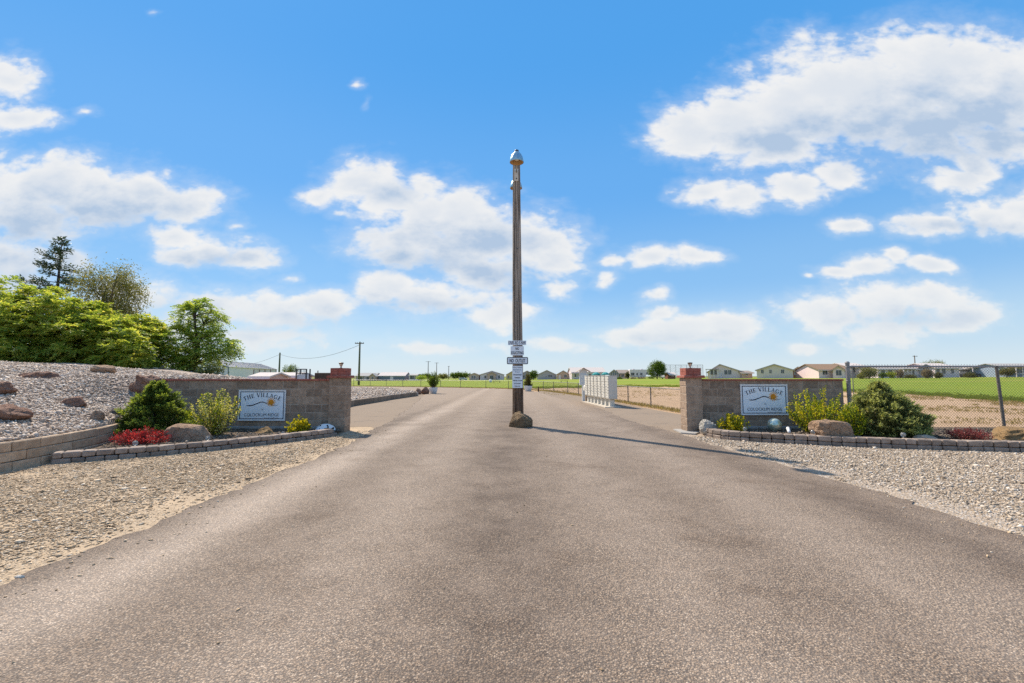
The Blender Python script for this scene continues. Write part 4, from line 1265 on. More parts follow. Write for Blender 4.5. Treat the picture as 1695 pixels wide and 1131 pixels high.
small_sign(848, 865, 605.8, 642.3, 'tall white private property and towing notice, lowest on the pole',
           [('Private Property', 0, .43, .90, .055, SIGN_BLACK, .02), ('RESIDENTS', 0, .32, .84, .065, GREYTXT, .0), ('ONLY', 0, .225, .46, .065, GREYTXT, .0), ('Unauthorized', 0, .10, .82, .06, SIGN_BLACK, .03), ('Vehicles', 0, -.035, .54, .06, SIGN_BLACK, .03),
            ('Will Be Towed', 0, -.165, .90, .06, SIGN_BLACK, .03), ('At Owner\'s', 0, -.295, .66, .06, SIGN_BLACK, .03), ('Expense', 0, -.425, .54, .06, SIGN_BLACK, .03)])

# ------------------------------------------------------------------ lights in the beds and on the pillars
CLEAR, nt_ = new_mat('clear_globe'); _t = NT(nt_)
_t.out((.62, .62, .60), .10, None, 0, .6, Transmission_Weight=.75)
BLACKPL = flat('black_plastic', (.02, .018, .016), .45)
BRONZE = flat('bronze_cap', (.06, .045, .03), .5, .3)
WARMGL = flat('frosted_lamp_glass', (.72, .62, .45), .3)
def cap_light(xc, label):
    t = thing('cap_light', label, 'lamp', (xc, WALL_Y+.07, 1.632), 0, 'solar lamps on the gate pillars')
    MB().lathe([(.035, 0), (.035, .01), (.016, .014), (.013, .04), (.02, .045)], 14).build('base', BLACKPL, t, True)
    MB().lathe([(.02, .045), (.042, .10), (.045, .118)], 14).build('lamp_glass', WARMGL, t, True)
    MB().lathe([(.047, .116), (.064, .125), (.062, .14), (.05, .149), (0, .153)], 16).build('cap', BRONZE, t, math.radians(40))
    m = MB()
    for k in range(4):
        a = math.pi/4+k*math.pi/2
        m.tube([(math.cos(a)*.022, math.sin(a)*.022, .045), (math.cos(a)*.055, math.sin(a)*.055, .122)], .004, 5)
    m.build('cage', BRONZE, t)
cap_light(-4.50, 'bronze solar lamp on the gate pillar by the mound')
cap_light(4.69, 'bronze solar lamp on the gate pillar near the mailboxes')

GLOBE = None
def globe_light(px, py_c, y, label):
    g0 = AT(px, py_c, y)
    t = thing('globe_light', label, 'garden light', (g0.x, y, .08), 0, 'small globe lights along the kerbs')
    h = g0.z-.08
    MB().tube([(0, 0, -.06), (0, 0, h-.035)], .010, 8).build('stake', PLATE, t)
    MB().lathe([(0, h-.05)]+[(.045*math.cos(a), h+.045*math.sin(a)) for a in np.linspace(-1.4, 1.2, 9)]+[(0, h+.043)], 14).build('globe', CLEAR, t, True)
    MB().lathe([(.018, h+.036), (.018, h+.045), (0, h+.047)], 10).build('solar_cap', BLACKPL, t)
globe_light(224, 733.5, 8.20, 'clear globe light in front of the bright red bush')
globe_light(344, 725.5, 9.05, 'clear globe light at the right end of the smooth tan boulder')
globe_light(468.5, 717.5, 10.15, 'clear globe light between the brown rock slab and the small yellow bush')
globe_light(1233, 710.0, 10.1, 'clear globe light beside the small yellow bush near the gazing ball')
globe_light(1345.5, 715.0, 9.45, 'clear globe light at the left end of the flat topped boulder')
globe_light(1495, 719.5, 8.95, 'clear globe light in front of the wide spruce')
def spot_light(px, py, y, rz, label):
    g0 = AT(px, py, y)
    t = thing('spot_light', label, 'garden light', (g0.x, y, .08), rz, 'small spotlights aimed at the signs')
    MB().tube([(0, 0, -.05), (0, 0, max(.03, g0.z-.12))], .010, 8).build('stake', BLACKPL, t)
    z = g0.z-.08
    MB().tube([(-.07, 0, z-.05), (-.03, 0, z-.022), (.05, 0, z+.03), (.075, 0, z+.047)], [.028, .034, .037, .034], 12).build('lamp_body', FRAME_WHITE, t, True)
spot_light(382, 725, 10.3, .3, 'small tilted white spotlight beside the variegated bush below the sign')
spot_light(1305.5, 712.5, 10.1, 1.2, 'small pale spotlight in the bed right of the glass gazing ball')

def gazing_ball():
    y = 10.75
    a, b = AT(1271.3, 703, y), AT(1293, 703, y)
    r = (b.x-a.x)/2; c = AT(1282, 703.5, y)
    t = thing('gazing_ball', 'iridescent teal glass gazing ball on a short stand in front of the sign', 'garden ornament', (c.x, y, .08))
    m_, nt = new_mat('iridescent_glass'); q = NT(nt)
    P = q.coord()
    col = q.ramp(q.noise(P, 7, 5, .6, .8), [(.3, (.22, .34, .32)), (.45, (.48, .60, .52)), (.55, (.72, .76, .60)), (.68, (.34, .46, .50)), (.8, (.85, .86, .80))])
    q.out(col, .07, None, .55, .8)
    z = c.z-.08
    MB().lathe([(0, z-r)]+[(r*math.cos(A), z+r*math.sin(A)) for A in np.linspace(-1.45, 1.45, 22)]+[(0, z+r)], 32).build('globe', m_, t, True)
    MB().lathe([(.085, -.05), (.085, .0), (.06, .02), (.055, z-r-.02), (.075, z-r+.015), (.06, z-r+.03)], 18).build('stand', GALV, t, math.radians(40))
gazing_ball()

# ------------------------------------------------------------------ plants
LEAF_SUMAC = leafmat('sumac_leaf', [(0, (0.132, 0.222, 0.042)), (.35, (0.292, 0.391, 0.066)), (.65, (0.480, 0.522, 0.095)), (.9, (0.727, 0.652, 0.176)), (1, (0.790, 0.626, 0.205))], .55)
LEAF_LOCUST = leafmat('locust_leaf', [(0, (0.121, 0.216, 0.051)), (.45, (0.282, 0.391, 0.072)), (.8, (0.520, 0.586, 0.109)), (1, (0.850, 0.782, 0.178))], .5)
LEAF_OLIVE = leafmat('olive_leaf', [(0, (0.102, 0.121, 0.038)), (.45, (0.203, 0.213, 0.062)), (.8, (0.325, 0.294, 0.106)), (1, (0.485, 0.405, 0.146))], .45)
NEEDLE_DARK = leafmat('dark_needles', [(0, (0.030, 0.059, 0.033)), (.6, (0.074, 0.121, 0.058)), (1, (0.135, 0.162, 0.070))], .15)
NEEDLE = leafmat('spruce_needles', [(0, (0.035, 0.060, 0.013)), (.55, (0.096, 0.143, 0.023)), (.9, (0.168, 0.210, 0.036)), (1, (0.256, 0.270, 0.052))], .25)
NEEDLE_TIP = leafmat('spruce_new_growth', [(0, (0.225, 0.319, 0.036)), (.6, (0.413, 0.488, 0.072)), (1, (0.637, 0.675, 0.129))], .35)
NEEDLE_GREY = leafmat('grey_green_needles', [(0, (0.054, 0.081, 0.031)), (.5, (0.161, 0.191, 0.068)), (.9, (0.310, 0.314, 0.107)), (1, (0.471, 0.425, 0.154))], .25)
NEEDLE_GTIP = leafmat('pale_needle_tips', [(0, (0.305, 0.350, 0.102)), (.6, (0.546, 0.568, 0.182)), (1, (0.786, 0.742, 0.305))], .3)
LEAF_VARIEG = leafmat('variegated_leaf', [(0, (0.069, 0.115, 0.013)), (.25, (0.149, 0.218, 0.019)), (.35, (0.506, 0.506, 0.100)), (.65, (0.759, 0.690, 0.250)), (1, (0.850, 0.828, 0.500))], .35)
LEAF_VGREEN = leafmat('yellow_green_leaf', [(0, (0.059, 0.117, 0.008)), (.35, (0.148, 0.232, 0.012)), (.6, (0.444, 0.494, 0.024)), (.85, (0.850, 0.697, 0.024)), (1, (0.850, 0.843, 0.121))], .4)
LEAF_YELLOW = leafmat('yellow_leaf', [(0, (.12, .16, .01)), (.3, (.36, .36, .015)), (.65, (.62, .52, .015)), (1, (.72, .58, .04))], .4)
LEAF_RED = leafmat('red_barberry_leaf', [(0, (0.109, 0.018, 0.024)), (.35, (0.328, 0.038, 0.045)), (.7, (0.568, 0.075, 0.075)), (1, (0.677, 0.195, 0.135))], .4, tint=(1.2, .6, .5))
LEAF_DULLRED = leafmat('dull_red_leaf', [(0, (.09, .02, .025)), (.5, (.26, .065, .065)), (1, (.42, .16, .13))], .35, tint=(1.2, .6, .5))
LEAF_MID = leafmat('mid_green_leaf', [(0, (0.042, 0.084, 0.010)), (.5, (0.105, 0.175, 0.019)), (1, (0.238, 0.280, 0.039))], .45)
LEAF_PINKGREY = leafmat('dusty_pink_leaf', [(0, (.12, .09, .06)), (.5, (.26, .19, .14)), (1, (.40, .33, .24))], .35)
LEAF_DARKB = leafmat('bronze_conifer_leaf', [(0, (0.049, 0.056, 0.013)), (.5, (0.126, 0.119, 0.026)), (1, (0.266, 0.210, 0.052))], .3)
BARK = pmat('bark', (.10, .075, .055), (.19, .15, .115), 8, .95, 30, .8, .02, stretch=(3, 3, .6))
BARK_DARK = pmat('dark_bark', (.045, .035, .028), (.09, .07, .055), 8, .95, 30, .8, .02, stretch=(3, 3, .6))
TWIG = pmat('twig', (.11, .075, .05), (.18, .13, .09), 14, .9, 40, .4, .006)

def unit(v): return v/np.maximum(np.linalg.norm(v, axis=-1, keepdims=True), 1e-9)
def limb(m, p0, p1, r0, r1, r, bend=.15, n=6, seg=5, sag=0):
    p0, p1 = Vector(p0), Vector(p1); L = (p1-p0).length
    k = Vector((r.gauss(0, 1), r.gauss(0, 1), r.gauss(0, .5)))*bend*L
    pts, rs = [], []
    for i in range(seg+1):
        f = i/seg
        q = p0.lerp(p1, f)+k*math.sin(math.pi*f)*.5
        q.z += sag*math.sin(math.pi*f)
        pts.append(q); rs.append(r0+(r1-r0)*f)
    m.tube(pts, rs, n)
    return pts

def frond_clump(c, outw, n, length, leaf_l, leaf_w, droop=.5, pairs=8, up=.35, spread=1.0):
    """pinnate fronds radiating from c: arrays of leaflets"""
    a = rng.uniform(0, 2*math.pi, n)
    d = np.stack([np.cos(a), np.sin(a), rng.uniform(-.35, up+.65, n)], -1)*np.array([spread, spread, 1])+outw[None]*.75
    d = unit(d)
    L = length*rng.uniform(.65, 1.2, n)
    f = np.linspace(.12, 1, pairs)
    P = c[None, None]+d[:, None]*(L[:, None]*f[None])[..., None]
    P[..., 2] -= droop*(L[:, None]*f[None]**2)
    side = unit(np.cross(d, np.array([0, 0, 1.])+rng.normal(0, .25, (n, 3))))
    C, A, N = [], [], []
    for s in (-1, 1):
        ax = d[:, None]*.55+side[:, None]*s*.85
        ax = ax+np.array([0, 0, -1])[None, None]*.35*f[None, :, None]+rng.normal(0, .16, P.shape)
        C.append(P.reshape(-1, 3)); A.append(ax.reshape(-1, 3))
        N.append((np.cross(d, side)[:, None]+rng.normal(0, .4, P.shape)).reshape(-1, 3))
    C, A, N = np.concatenate(C), np.concatenate(A), np.concatenate(N)
    m = len(C)
    return leaf_quads(C, A, leaf_l*rng.uniform(.7, 1.25, m), leaf_w*rng.uniform(.75, 1.2, m), N)

def blob_points(blobs, n, shell=.55):
    """points in a set of ellipsoids (cx,cy,cz,rx,ry,rz), weighted to the outer shell; returns points and outward directions"""
    vol = np.array([b[3]*b[4]*b[5] for b in blobs])**.75; pick = rng.choice(len(blobs), n, p=vol/vol.sum())
    B = np.array(blobs)[pick]
    d = unit(rng.normal(size=(n, 3)))
    r = (shell+(1-shell)*rng.uniform(0, 1, n)**.6)
    r = np.where(rng.uniform(0, 1, n) < .25, rng.uniform(.2, 1, n), r)
    return B[:, :3]+d*B[:, 3:]*r[:, None], d

def tree(name, label, base, blobs, mat, bark, trunk_r, style, n_clumps, group=None, seed=1, leaf=(.12, .045), stems=1, cat='tree', limbs=26, **kw):
    """base: foot of the trunk; blobs are given relative to it"""
    r = random.Random(seed)
    t = thing(name, label, cat, base, 0, group)
    pts, outw = blob_points(blobs, n_clumps)
    top = max(b[2]+b[5]*.6 for b in blobs)
    cxm = np.average([b[0] for b in blobs]); cym = np.average([b[1] for b in blobs])
    m = MB(); spine = []
    for k in range(stems):
        ox, oy = (r.uniform(-.35, .35)*trunk_r*6, r.uniform(-.3, .3)*trunk_r*6) if stems > 1 else (0, 0)
        tx, ty = cxm+(r.uniform(-1, 1)*.9 if stems > 1 else 0), cym+(r.uniform(-.6, .6) if stems > 1 else 0)
        spine += limb(m, (ox, oy, -.3), (tx, ty, top*r.uniform(.62, .8)), trunk_r*(1 if stems == 1 else .75), trunk_r*.25, r, .08, 8, 9)
    m.build('trunk', bark, t, True)
    m = MB()
    for i in range(min(limbs, n_clumps)):
        q = Vector(pts[i])
        lo = [s for s in spine if s.z < q.z-.1] or spine[:2]
        s = min(lo, key=lambda v: (v-q).length*r.uniform(.8, 1.3))
        limb(m, s, q, trunk_r*.32, trunk_r*.06, r, .12, 5, 5, sag=.08)
    tag(m.build('limbs', bark, t, True), kind='stuff')
    parts = []
    for c, o in zip(pts, outw):
        if style == 'frond':
            parts.append(frond_clump(c, o, kw.get('fronds', 7), kw.get('flen', .40), leaf[0], leaf[1], kw.get('droop', .38), kw.get('pairs', 8)))
        elif style == 'spray':
            n = kw.get('per', 70)
            q = c[None]+rng.normal(size=(n, 3))*np.array(kw.get('spread', (.32, .32, .2)))
            a = rng.normal(size=(n, 3))+o[None]*.5+np.array([0, 0, kw.get('hang', -.2)])
            parts.append(leaf_quads(q, a, leaf[0]*rng.uniform(.6, 1.3, n), leaf[1]*rng.uniform(.7, 1.2, n)))
    V, Fq = joinVF(parts)
    link('crown', np_mesh('crown', V, Fq, mat), t)
    return t

def B(px0, px1, py0, py1, y, depth=.8):
    """ellipsoid whose outline spans the px box at depth y"""
    a, b = AT(px0, (py0+py1)/2, y), AT(px1, (py0+py1)/2, y)
    zt, zb = AT((px0+px1)/2, py0, y).z, AT((px0+px1)/2, py1, y).z
    w, h = (b.x-a.x)/2, (zt-zb)/2
    return [(a.x+b.x)/2, y, (zt+zb)/2, w, w*depth, h]
def rel(blobs, base): return [[b[0]-base[0], b[1]-base[1], b[2]-base[2]]+b[3:] for b in blobs]
def stand(px, y, z=None):
    x = XP(px, y)
    if z is None: z = float(mound(x, y)[0]) if in_poly(np.array([x]), np.array([y]), MOUND_POLY)[0] else float(terrain(x, y))
    return (x, y, z)

gs = 'sumac trees along the crest of the mound'
def sumac(px, y, blobs, label, n, seed, **kw):
    base = stand(px, y)
    return tree('sumac_tree', label, base, rel(blobs, base), LEAF_SUMAC, BARK, .075, 'frond', n, gs, seed, kw.pop('leaf', (.125, .046)), 4, limbs=34, **kw)
sumac(15, 16.2, [B(-60, 62, 500, 606, 16.2), B(-45, 40, 478, 560, 16.8, .6), B(-15, 75, 540, 612, 15.8)], 'bright yellow green sumac at the left end of the row, above the large red rock', 300, 3, fronds=7)
sumac(92, 17.0, [B(40, 150, 492, 600, 17.0), B(28, 110, 476, 540, 17.5, .6), B(85, 165, 520, 612, 16.4)], 'tall yellow green sumac standing in front of the dark spire of the conifer', 310, 4, fronds=7)
sumac(172, 17.3, [B(118, 222, 520, 612, 17.2), B(128, 200, 506, 570, 17.8, .6), B(165, 240, 545, 620, 16.6)], 'spreading yellow green sumac behind the flat topped pale rock', 275, 5, fronds=7)
sumac(232, 18.2, [B(190, 272, 535, 614, 18.2), B(200, 262, 525, 575, 18.6, .7)], 'small yellow green sumac next to the darker locust tree', 210, 6, fronds=7)
base = stand(318, 19.0)
tree('locust_tree', 'darker green open crowned locust tree at the right end of the tree row', base,
     rel([B(262, 350, 540, 600, 19.0), B(290, 366, 500, 560, 19.2), B(318, 352, 494, 530, 19.2), B(318, 386, 545, 600, 18.8), B(252, 330, 575, 622, 19.3), B(296, 346, 590, 624, 18.6), B(350, 394, 562, 592, 18.6)], base),
     LEAF_LOCUST, BARK_DARK, .12, 'frond', 420, None, 8, (.105, .048), 3, limbs=60, fronds=5, flen=.42, pairs=6, droop=.55)
base = stand(85, 30)
def conifer(label, base, h, w, seed):
    t = thing('conifer_tree', label, 'tree', base)
    r = random.Random(seed)
    m = MB(); m.tube([(0, 0, -.2), (0, 0, h*.5), (.05, 0, h)], [.2, .12, .015], 8); m.build('trunk', BARK_DARK, t, True)
    m, parts = MB(), []
    z = h*.12
    while z < h*.99:
        f = 1-z/h
        L0 = w*(f**.8)*r.uniform(.75, 1.15)+.1
        for k in range(6):
            a = r.uniform(0, 2*math.pi); L = L0*r.uniform(.55, 1.15)
            p1 = Vector((math.cos(a)*L, math.sin(a)*L, z+L*.12*r.uniform(-.6, 1.6)))
            m.tube([(0, 0, z), p1*.6+Vector((0, 0, z*.4-.04)), p1], [.035, .02, .006], 4)
            n = int(10+34*L)
            ff = np.where(rng.uniform(0, 1, n) < .5, rng.normal(.95, .06, n), rng.normal(.6, .08, n))[:, None]
            q = np.array([0, 0, z])[None]*(1-ff)+np.array(p1)[None]*ff+rng.normal(0, .11, (n, 3))
            ax = unit(np.array(p1-Vector((0, 0, z))))[None]*.8+rng.normal(0, .6, (n, 3))
            parts.append(leaf_quads(q, ax, rng.uniform(.14, .30, n), rng.uniform(.05, .09, n)))
        z += h*.035*r.uniform(.7, 1.3)
    m.build('limbs', BARK_DARK, t)
    V, Fq = joinVF(parts); link('crown', np_mesh('crown', V, Fq, NEEDLE_DARK), t)
conifer('thin dark conifer spire rising behind the sumac row', base, AT(88, 394, 30).z-base[2], 3.3, 4)
base = stand(180, 26)
tree('willow_tree', 'tall olive brown wispy tree behind the sumac row', base,
     rel([B(128, 182, 445, 540, 26), B(170, 230, 448, 540, 26.4), B(140, 228, 500, 580, 26), B(188, 222, 436, 500, 26)], base),
     LEAF_OLIVE, BARK, .15, 'spray', 330, None, 12, (.15, .045), 3, per=66, spread=(.26, .26, .36), hang=-1.1)
base = stand(-8, 22)
tree('sumac_tree', 'thin arching leafy branches at the left picture edge, above the sumac row', base,
     rel([B(-60, 26, 460, 520, 22), B(-10, 36, 462, 500, 22), B(-70, 10, 500, 600, 22)], base), LEAF_LOCUST, BARK, .09, 'frond', 90, None, 14, (.12, .05), 3, fronds=5, flen=.55)
# dry undergrowth at the foot of the trees
def scrub(px0, px1, py0, py1, y, mat, label, n, seed):
    b = B(px0, px1, py0, py1, y, .5); base = (b[0], b[1], b[2]-b[5])
    pts, o = blob_points([[0, 0, b[5], b[3], b[4], b[5]]], n, .3)
    t = thing('bush', label, 'bush', base)
    parts = []
    for c in pts:
        k = 26
        parts.append(leaf_quads(c[None]+rng.normal(0, .13, (k, 3)), rng.normal(size=(k, 3))+np.array([0, 0, .3]), rng.uniform(.07, .15, k), rng.uniform(.03, .055, k)))
    V, Fq = joinVF(parts); link('foliage', np_mesh('foliage', V, Fq, mat), t)
    r = random.Random(seed); m = MB()
    for i in range(12): limb(m, (r.uniform(-.1, .1), r.uniform(-.1, .1), -.1), pts[i], .02, .006, r, .15, 4, 3)
    m.build('stems', TWIG, t)
scrub(168, 262, 592, 626, 17.6, LEAF_LOCUST, 'low dark green undergrowth below the small sumac', 110, 3)
scrub(330, 366, 606, 630, 17.5, LEAF_OLIVE, 'small yellowing weed under the drooping locust branch', 40, 4)

def spruce(label, px0, px1, py0, py1, y, seed, mat, tip, n=2600, shape=1.0, name='dwarf_spruce', top_knot=True, skew=0.0, dome=False):
    """wide conical dwarf conifer: overlapping shelves of shoots, each a tuft of needles"""
    b = B(px0, px1, py0, py1, y, .85); z0 = .05
    H, R = b[2]+b[5]-z0, b[3]
    t = thing(name, label, 'shrub', (b[0], y, z0))
    r = random.Random(seed)
    m = MB()
    m.tube([(0, 0, -.1), (0, 0, H*.8)], [.05, .012], 7)
    def radius(z):
        f = z/H
        prof = (1-f)**.62*(.60+.40*min(1, (f+.10)/.25)) if not dome else (1-f**1.5)**.80*(.70+.30*min(1, (f+.02)/.24))
        if top_knot and f > .80: prof = max(prof*.62, .15*(1-f)/.2+.06)
        return R*prof*shape
    cs, ds, sz = [], [], []
    for i in range(n):
        f = r.random()**1.25; z = H*(.03+.97*f)
        a = r.uniform(0, 2*math.pi)
        lob = .96+.15*math.sin(a*5+z*7+seed)+.10*math.sin(a*8-z*13)+.13*math.sin(z*30/H+a*2+1.5*math.sin(a*3))
        if dome: lob = 1+(lob-.96)*.5
        rr = radius(z)*lob*(r.uniform(.80, 1.03) if r.random() < .75 else r.uniform(.4, .85))
        cs.append((math.cos(a)*rr+skew*(z/H), math.sin(a)*rr, z)); ds.append((math.cos(a)*.9, math.sin(a)*.9, .35+.5*f+r.gauss(0, .15)))
    cs, ds = np.array(cs), unit(np.array(ds))
    for i in range(0, n, max(1, n//60)):
        m.tube([(0, 0, cs[i][2]*.6), tuple(cs[i]*np.array([.6, .6, .9])), tuple(cs[i])], [.014, .009, .004], 4)
    m.build('stems', BARK_DARK, t)
    def tufts(c, d, k, Ln, Wn, fw):
        N = len(c)*k
        C = np.repeat(c, k, 0)+np.repeat(d, k, 0)*rng.uniform(-.06, fw, (N, 1))+rng.normal(0, .008, (N, 3))
        A = np.repeat(d, k, 0)*.8+rng.normal(0, .55, (N, 3))
        return leaf_quads(C, A, Ln*rng.uniform(.7, 1.2, N), Wn*rng.uniform(.8, 1.2, N))
    V, Fq = tufts(cs, ds, 26, .055, .011, .06)
    link('foliage', np_mesh('foliage', V, Fq, mat), t)
    # pale new shoots on the outside
    rad = np.hypot(cs[:, 0]-skew*cs[:, 2]/H, cs[:, 1])
    out = rad > np.array([radius(z)*.93 for z in cs[:, 2]])
    pick = out & (rng.uniform(0, 1, n) < .8)
    V, Fq = tufts(cs[pick]+ds[pick]*.045, ds[pick], 16, .045, .013, .06)
    link('new_growth', np_mesh('new_growth', V, Fq, tip), t)
    return t
spruce('dark green rounded dwarf spruce with pale shoots, behind the bright red bush', 203, 312, 636, 738, 9.9, 5, NEEDLE, NEEDLE_TIP, 2600)
spruce('wide grey green dwarf spruce in front of the tall wire fence', 1404, 1524, 636, 724, 10.15, 8, NEEDLE_GREY, NEEDLE_GTIP, 3600, .98, skew=-.10, dome=True)

def upright_shrub(label, px0, px1, py0, py1, y, mat, n_stems, seed, leaf=(.045, .026), name='euonymus_bush', per=55, flare=.75, z0=.06, depth=.8, mat2=None, droop=0.0, leafy0=.12, cat='shrub', hvar=.30, dome=.45, taper=0):
    b = B(px0, px1, py0, py1, y, depth); H, R = b[2]+b[5]-z0, b[3]
    t = thing(name, label, cat, (b[0], y, z0))
    r = random.Random(seed); m = MB(); parts, parts2 = [], []
    for i in range(n_stems):
        a = r.uniform(0, 2*math.pi); q = math.sqrt(r.random())
        ex, ey = math.cos(a)*R*q, math.sin(a)*R*depth*q
        h = H*(1-dome*q**2)*r.uniform(1-hvar, 1.0)
        p0 = Vector((ex*.15, ey*.15, -.05)); p1 = Vector((ex*.75, ey*.75, h*.55)); p2 = Vector((ex, ey, h-droop*q*H))
        m.tube([p0, p1, p2], [.008, .005, .002], 4)
        n = per
        f = (leafy0+(1.03-leafy0)*rng.uniform(0, 1, n)**.85)[:, None]
        A0, A1, A2 = (np.array(v) for v in (p0, p1, p2))
        C = (1-f)**2*A0+2*f*(1-f)*A1+f**2*A2
        tang = unit(A2-A0)
        sw = (.012+.05*(1-f)**1.3) if not taper else .042*(1.06-f)+.006
        C = C+rng.normal(0, 1, (n, 3))*sw
        ax = rng.normal(0, .8, (n, 3))+tang[None]*.7
        (parts2 if (mat2 is not None and r.random() < .3) else parts).append(leaf_quads(C, ax, leaf[0]*rng.uniform(.7, 1.25, n), leaf[1]*rng.uniform(.75, 1.2, n)))
    m.build('stems', TWIG, t)
    V, Fq = joinVF(parts); link('foliage', np_mesh('foliage', V, Fq, mat), t)
    if parts2:
        V, Fq = joinVF(parts2); link('yellow_shoots', np_mesh('yellow_shoots', V, Fq, mat2), t)
    return t
upright_shrub('tall upright cream and green variegated bush left of the white sign by the mound', 318, 396, 643, 736, 10.1, LEAF_VARIEG, 58, 3, leaf=(.040, .026), mat2=LEAF_VGREEN, per=85, hvar=.5, dome=.22, taper=1)
upright_shrub('small light green bush between the dark spruce and the variegated bush', 290, 326, 674, 726, 10.35, LEAF_VGREEN, 30, 4)
upright_shrub('small yellow bush below the right corner of the sign by the mound', 474, 512, 687, 727, 10.6, LEAF_YELLOW, 34, 5, leaf=(.05, .034), per=40, hvar=.45)
upright_shrub('small bright yellow bush between the grey rock and the gazing ball', 1187, 1239, 682, 716, 10.55, LEAF_YELLOW, 44, 6, leaf=(.05, .034), per=40, hvar=.5)
upright_shrub('large wild yellow and green variegated bush beside the wire fence corner', 1306, 1404, 634, 722, 10.35, LEAF_VGREEN, 80, 7, per=72, mat2=LEAF_YELLOW, hvar=.45)
upright_shrub('light green bush spreading between the flat topped boulder and the wide spruce', 1385, 1432, 664, 724, 9.9, LEAF_VGREEN, 40, 8, per=60)
upright_shrub('bright red barberry bush spreading behind the paver kerb', 184, 282, 706, 746, 8.85, LEAF_RED, 130, 9, leaf=(.032, .015), name='barberry_bush', per=40, depth=.75, leafy0=.1, hvar=.5, dome=.5)
upright_shrub('small dull red barberry bush in front of the wire fence', 1567, 1634, 706, 732, 9.2, LEAF_DULLRED, 85, 10, leaf=(.034, .016), name='barberry_bush', per=26, depth=.8, leafy0=.2, hvar=.3)

# planters by the turn of the drive
POTWHITE = flat('white_pot', (.74, .73, .72), .5)
def planter(px, y, w, h, label, kind, hp, wp):
    g0 = (XP(px, y), y, -.01)
    t = thing('planter', label, 'planter', g0, 0, 'white planters where the drive meets the lawn fence')
    MB().lathe([(0, .01), (w*.33, 0), (w*.36, .02), (w*.46, h*.6), (w*.5, h), (w*.47, h+.01), (w*.44, h-.03), (w*.40, h-.06)], 24).build('pot', POTWHITE, t, math.radians(45))
    MB().lathe([(0, h-.055), (w*.42, h-.055)], 20).build('soil', PLANT_SOIL, t)
    r = random.Random(int(px)); m = MB(); parts = []
    for i in range(46 if kind == 'spiky' else 60):
        a = r.uniform(0, 6.283); q = math.sqrt(r.random())
        if kind == 'spiky':
            e = Vector((math.cos(a)*wp*.5*q, math.sin(a)*wp*.5*q, h+hp*(1-.5*q*q)*r.uniform(.6, 1)))
        else:
            zf = r.random(); rad = wp*.5*min(1, 1.6*(1-zf)+.15)*q
            e = Vector((math.cos(a)*rad, math.sin(a)*rad, h+hp*zf))
        p0 = Vector((e.x*.2, e.y*.2, h-.06))
        m.tube([p0, p0.lerp(e, .6)+Vector((0, 0, .05)), e], [.014, .009, .004], 4)
        n = 60; f = rng.uniform(.25, 1.03, n)[:, None]
        C = np.array(p0)*(1-f)+np.array(e)*f+rng.normal(0, .045, (n, 3))
        parts.append(leaf_quads(C, rng.normal(0, .5, (n, 3))+unit(np.array(e-p0))*.9, rng.uniform(.08, .17, n), rng.uniform(.022, .04, n)))
    m.build('stems', TWIG, t)
    V, Fq = joinVF(parts); link('foliage', np_mesh('foliage', V, Fq, LEAF_MID if kind == 'spiky' else LEAF_DARKB), t)
planter(718, 36.0, .72, .50, 'white planter with a spiky green shrub, beside the red brown rocks', 'spiky', 1.30, 1.05)
planter(874, 41.5, .80, .52, 'white planter with a bronze green conifer, right of the wooden pole', 'dense', 1.22, .85)

# ------------------------------------------------------------------ fences
def fence_wires(m, pts, h, pitch, r, over=0.0, n=3):
    """diamond wire mesh along a polyline at ground level: straight wires at 45 degrees, both ways"""
    pts = [Vector(p) for p in pts]
    cum = [0]
    for a, b in zip(pts[:-1], pts[1:]): cum.append(cum[-1]+(b-a).length)
    def at(s):
        s = min(max(s, 0), cum[-1])
        for i in range(len(pts)-1):
            if s <= cum[i+1] or i == len(pts)-2:
                return pts[i].lerp(pts[i+1], (s-cum[i])/max(cum[i+1]-cum[i], 1e-9))
    tot = cum[-1]; H = h+over
    k = -H
    while k < tot:
        for sgn in (1, -1):
            s0, s1 = (k, k+H) if sgn > 0 else (k+H, k)
            z0, z1 = .03, H
            # clip to the run
            def clip(sa, za, sb, zb):
                if sa < 0: za += (zb-za)*(0-sa)/(sb-sa); sa = 0
                if sa > tot: za += (zb-za)*(tot-sa)/(sb-sa); sa = tot
                return sa, za
            if max(s0, s1) <= 0 or min(s0, s1) >= tot: continue
            a = clip(s0, z0, s1, z1); b = clip(s1, z1, s0, z0)
            if abs(a[0]-b[0]) < .01: continue
            pa, pb = at(a[0]), at(b[0])
            pa, pb = Vector((pa.x, pa.y, pa.z+a[1])), Vector((pb.x, pb.y, pb.z+b[1]))
            if sgn > 0: pa.y += .004; pb.y += .004
            m.tube([pa, pb], r, n, 0, False)
        k += pitch
WIRE = flat('fence_wire', (.13, .115, .10), .6, .3)
RAIL = pmat('fence_rail', (.22, .21, .20), (.30, .29, .28), 10, .5, 40, .05, .003, .6, .5)
POSTM = pmat('fence_post_grey', (.13, .115, .10), (.19, .17, .15), 10, .6, 40, .05, .003, .3, .4)

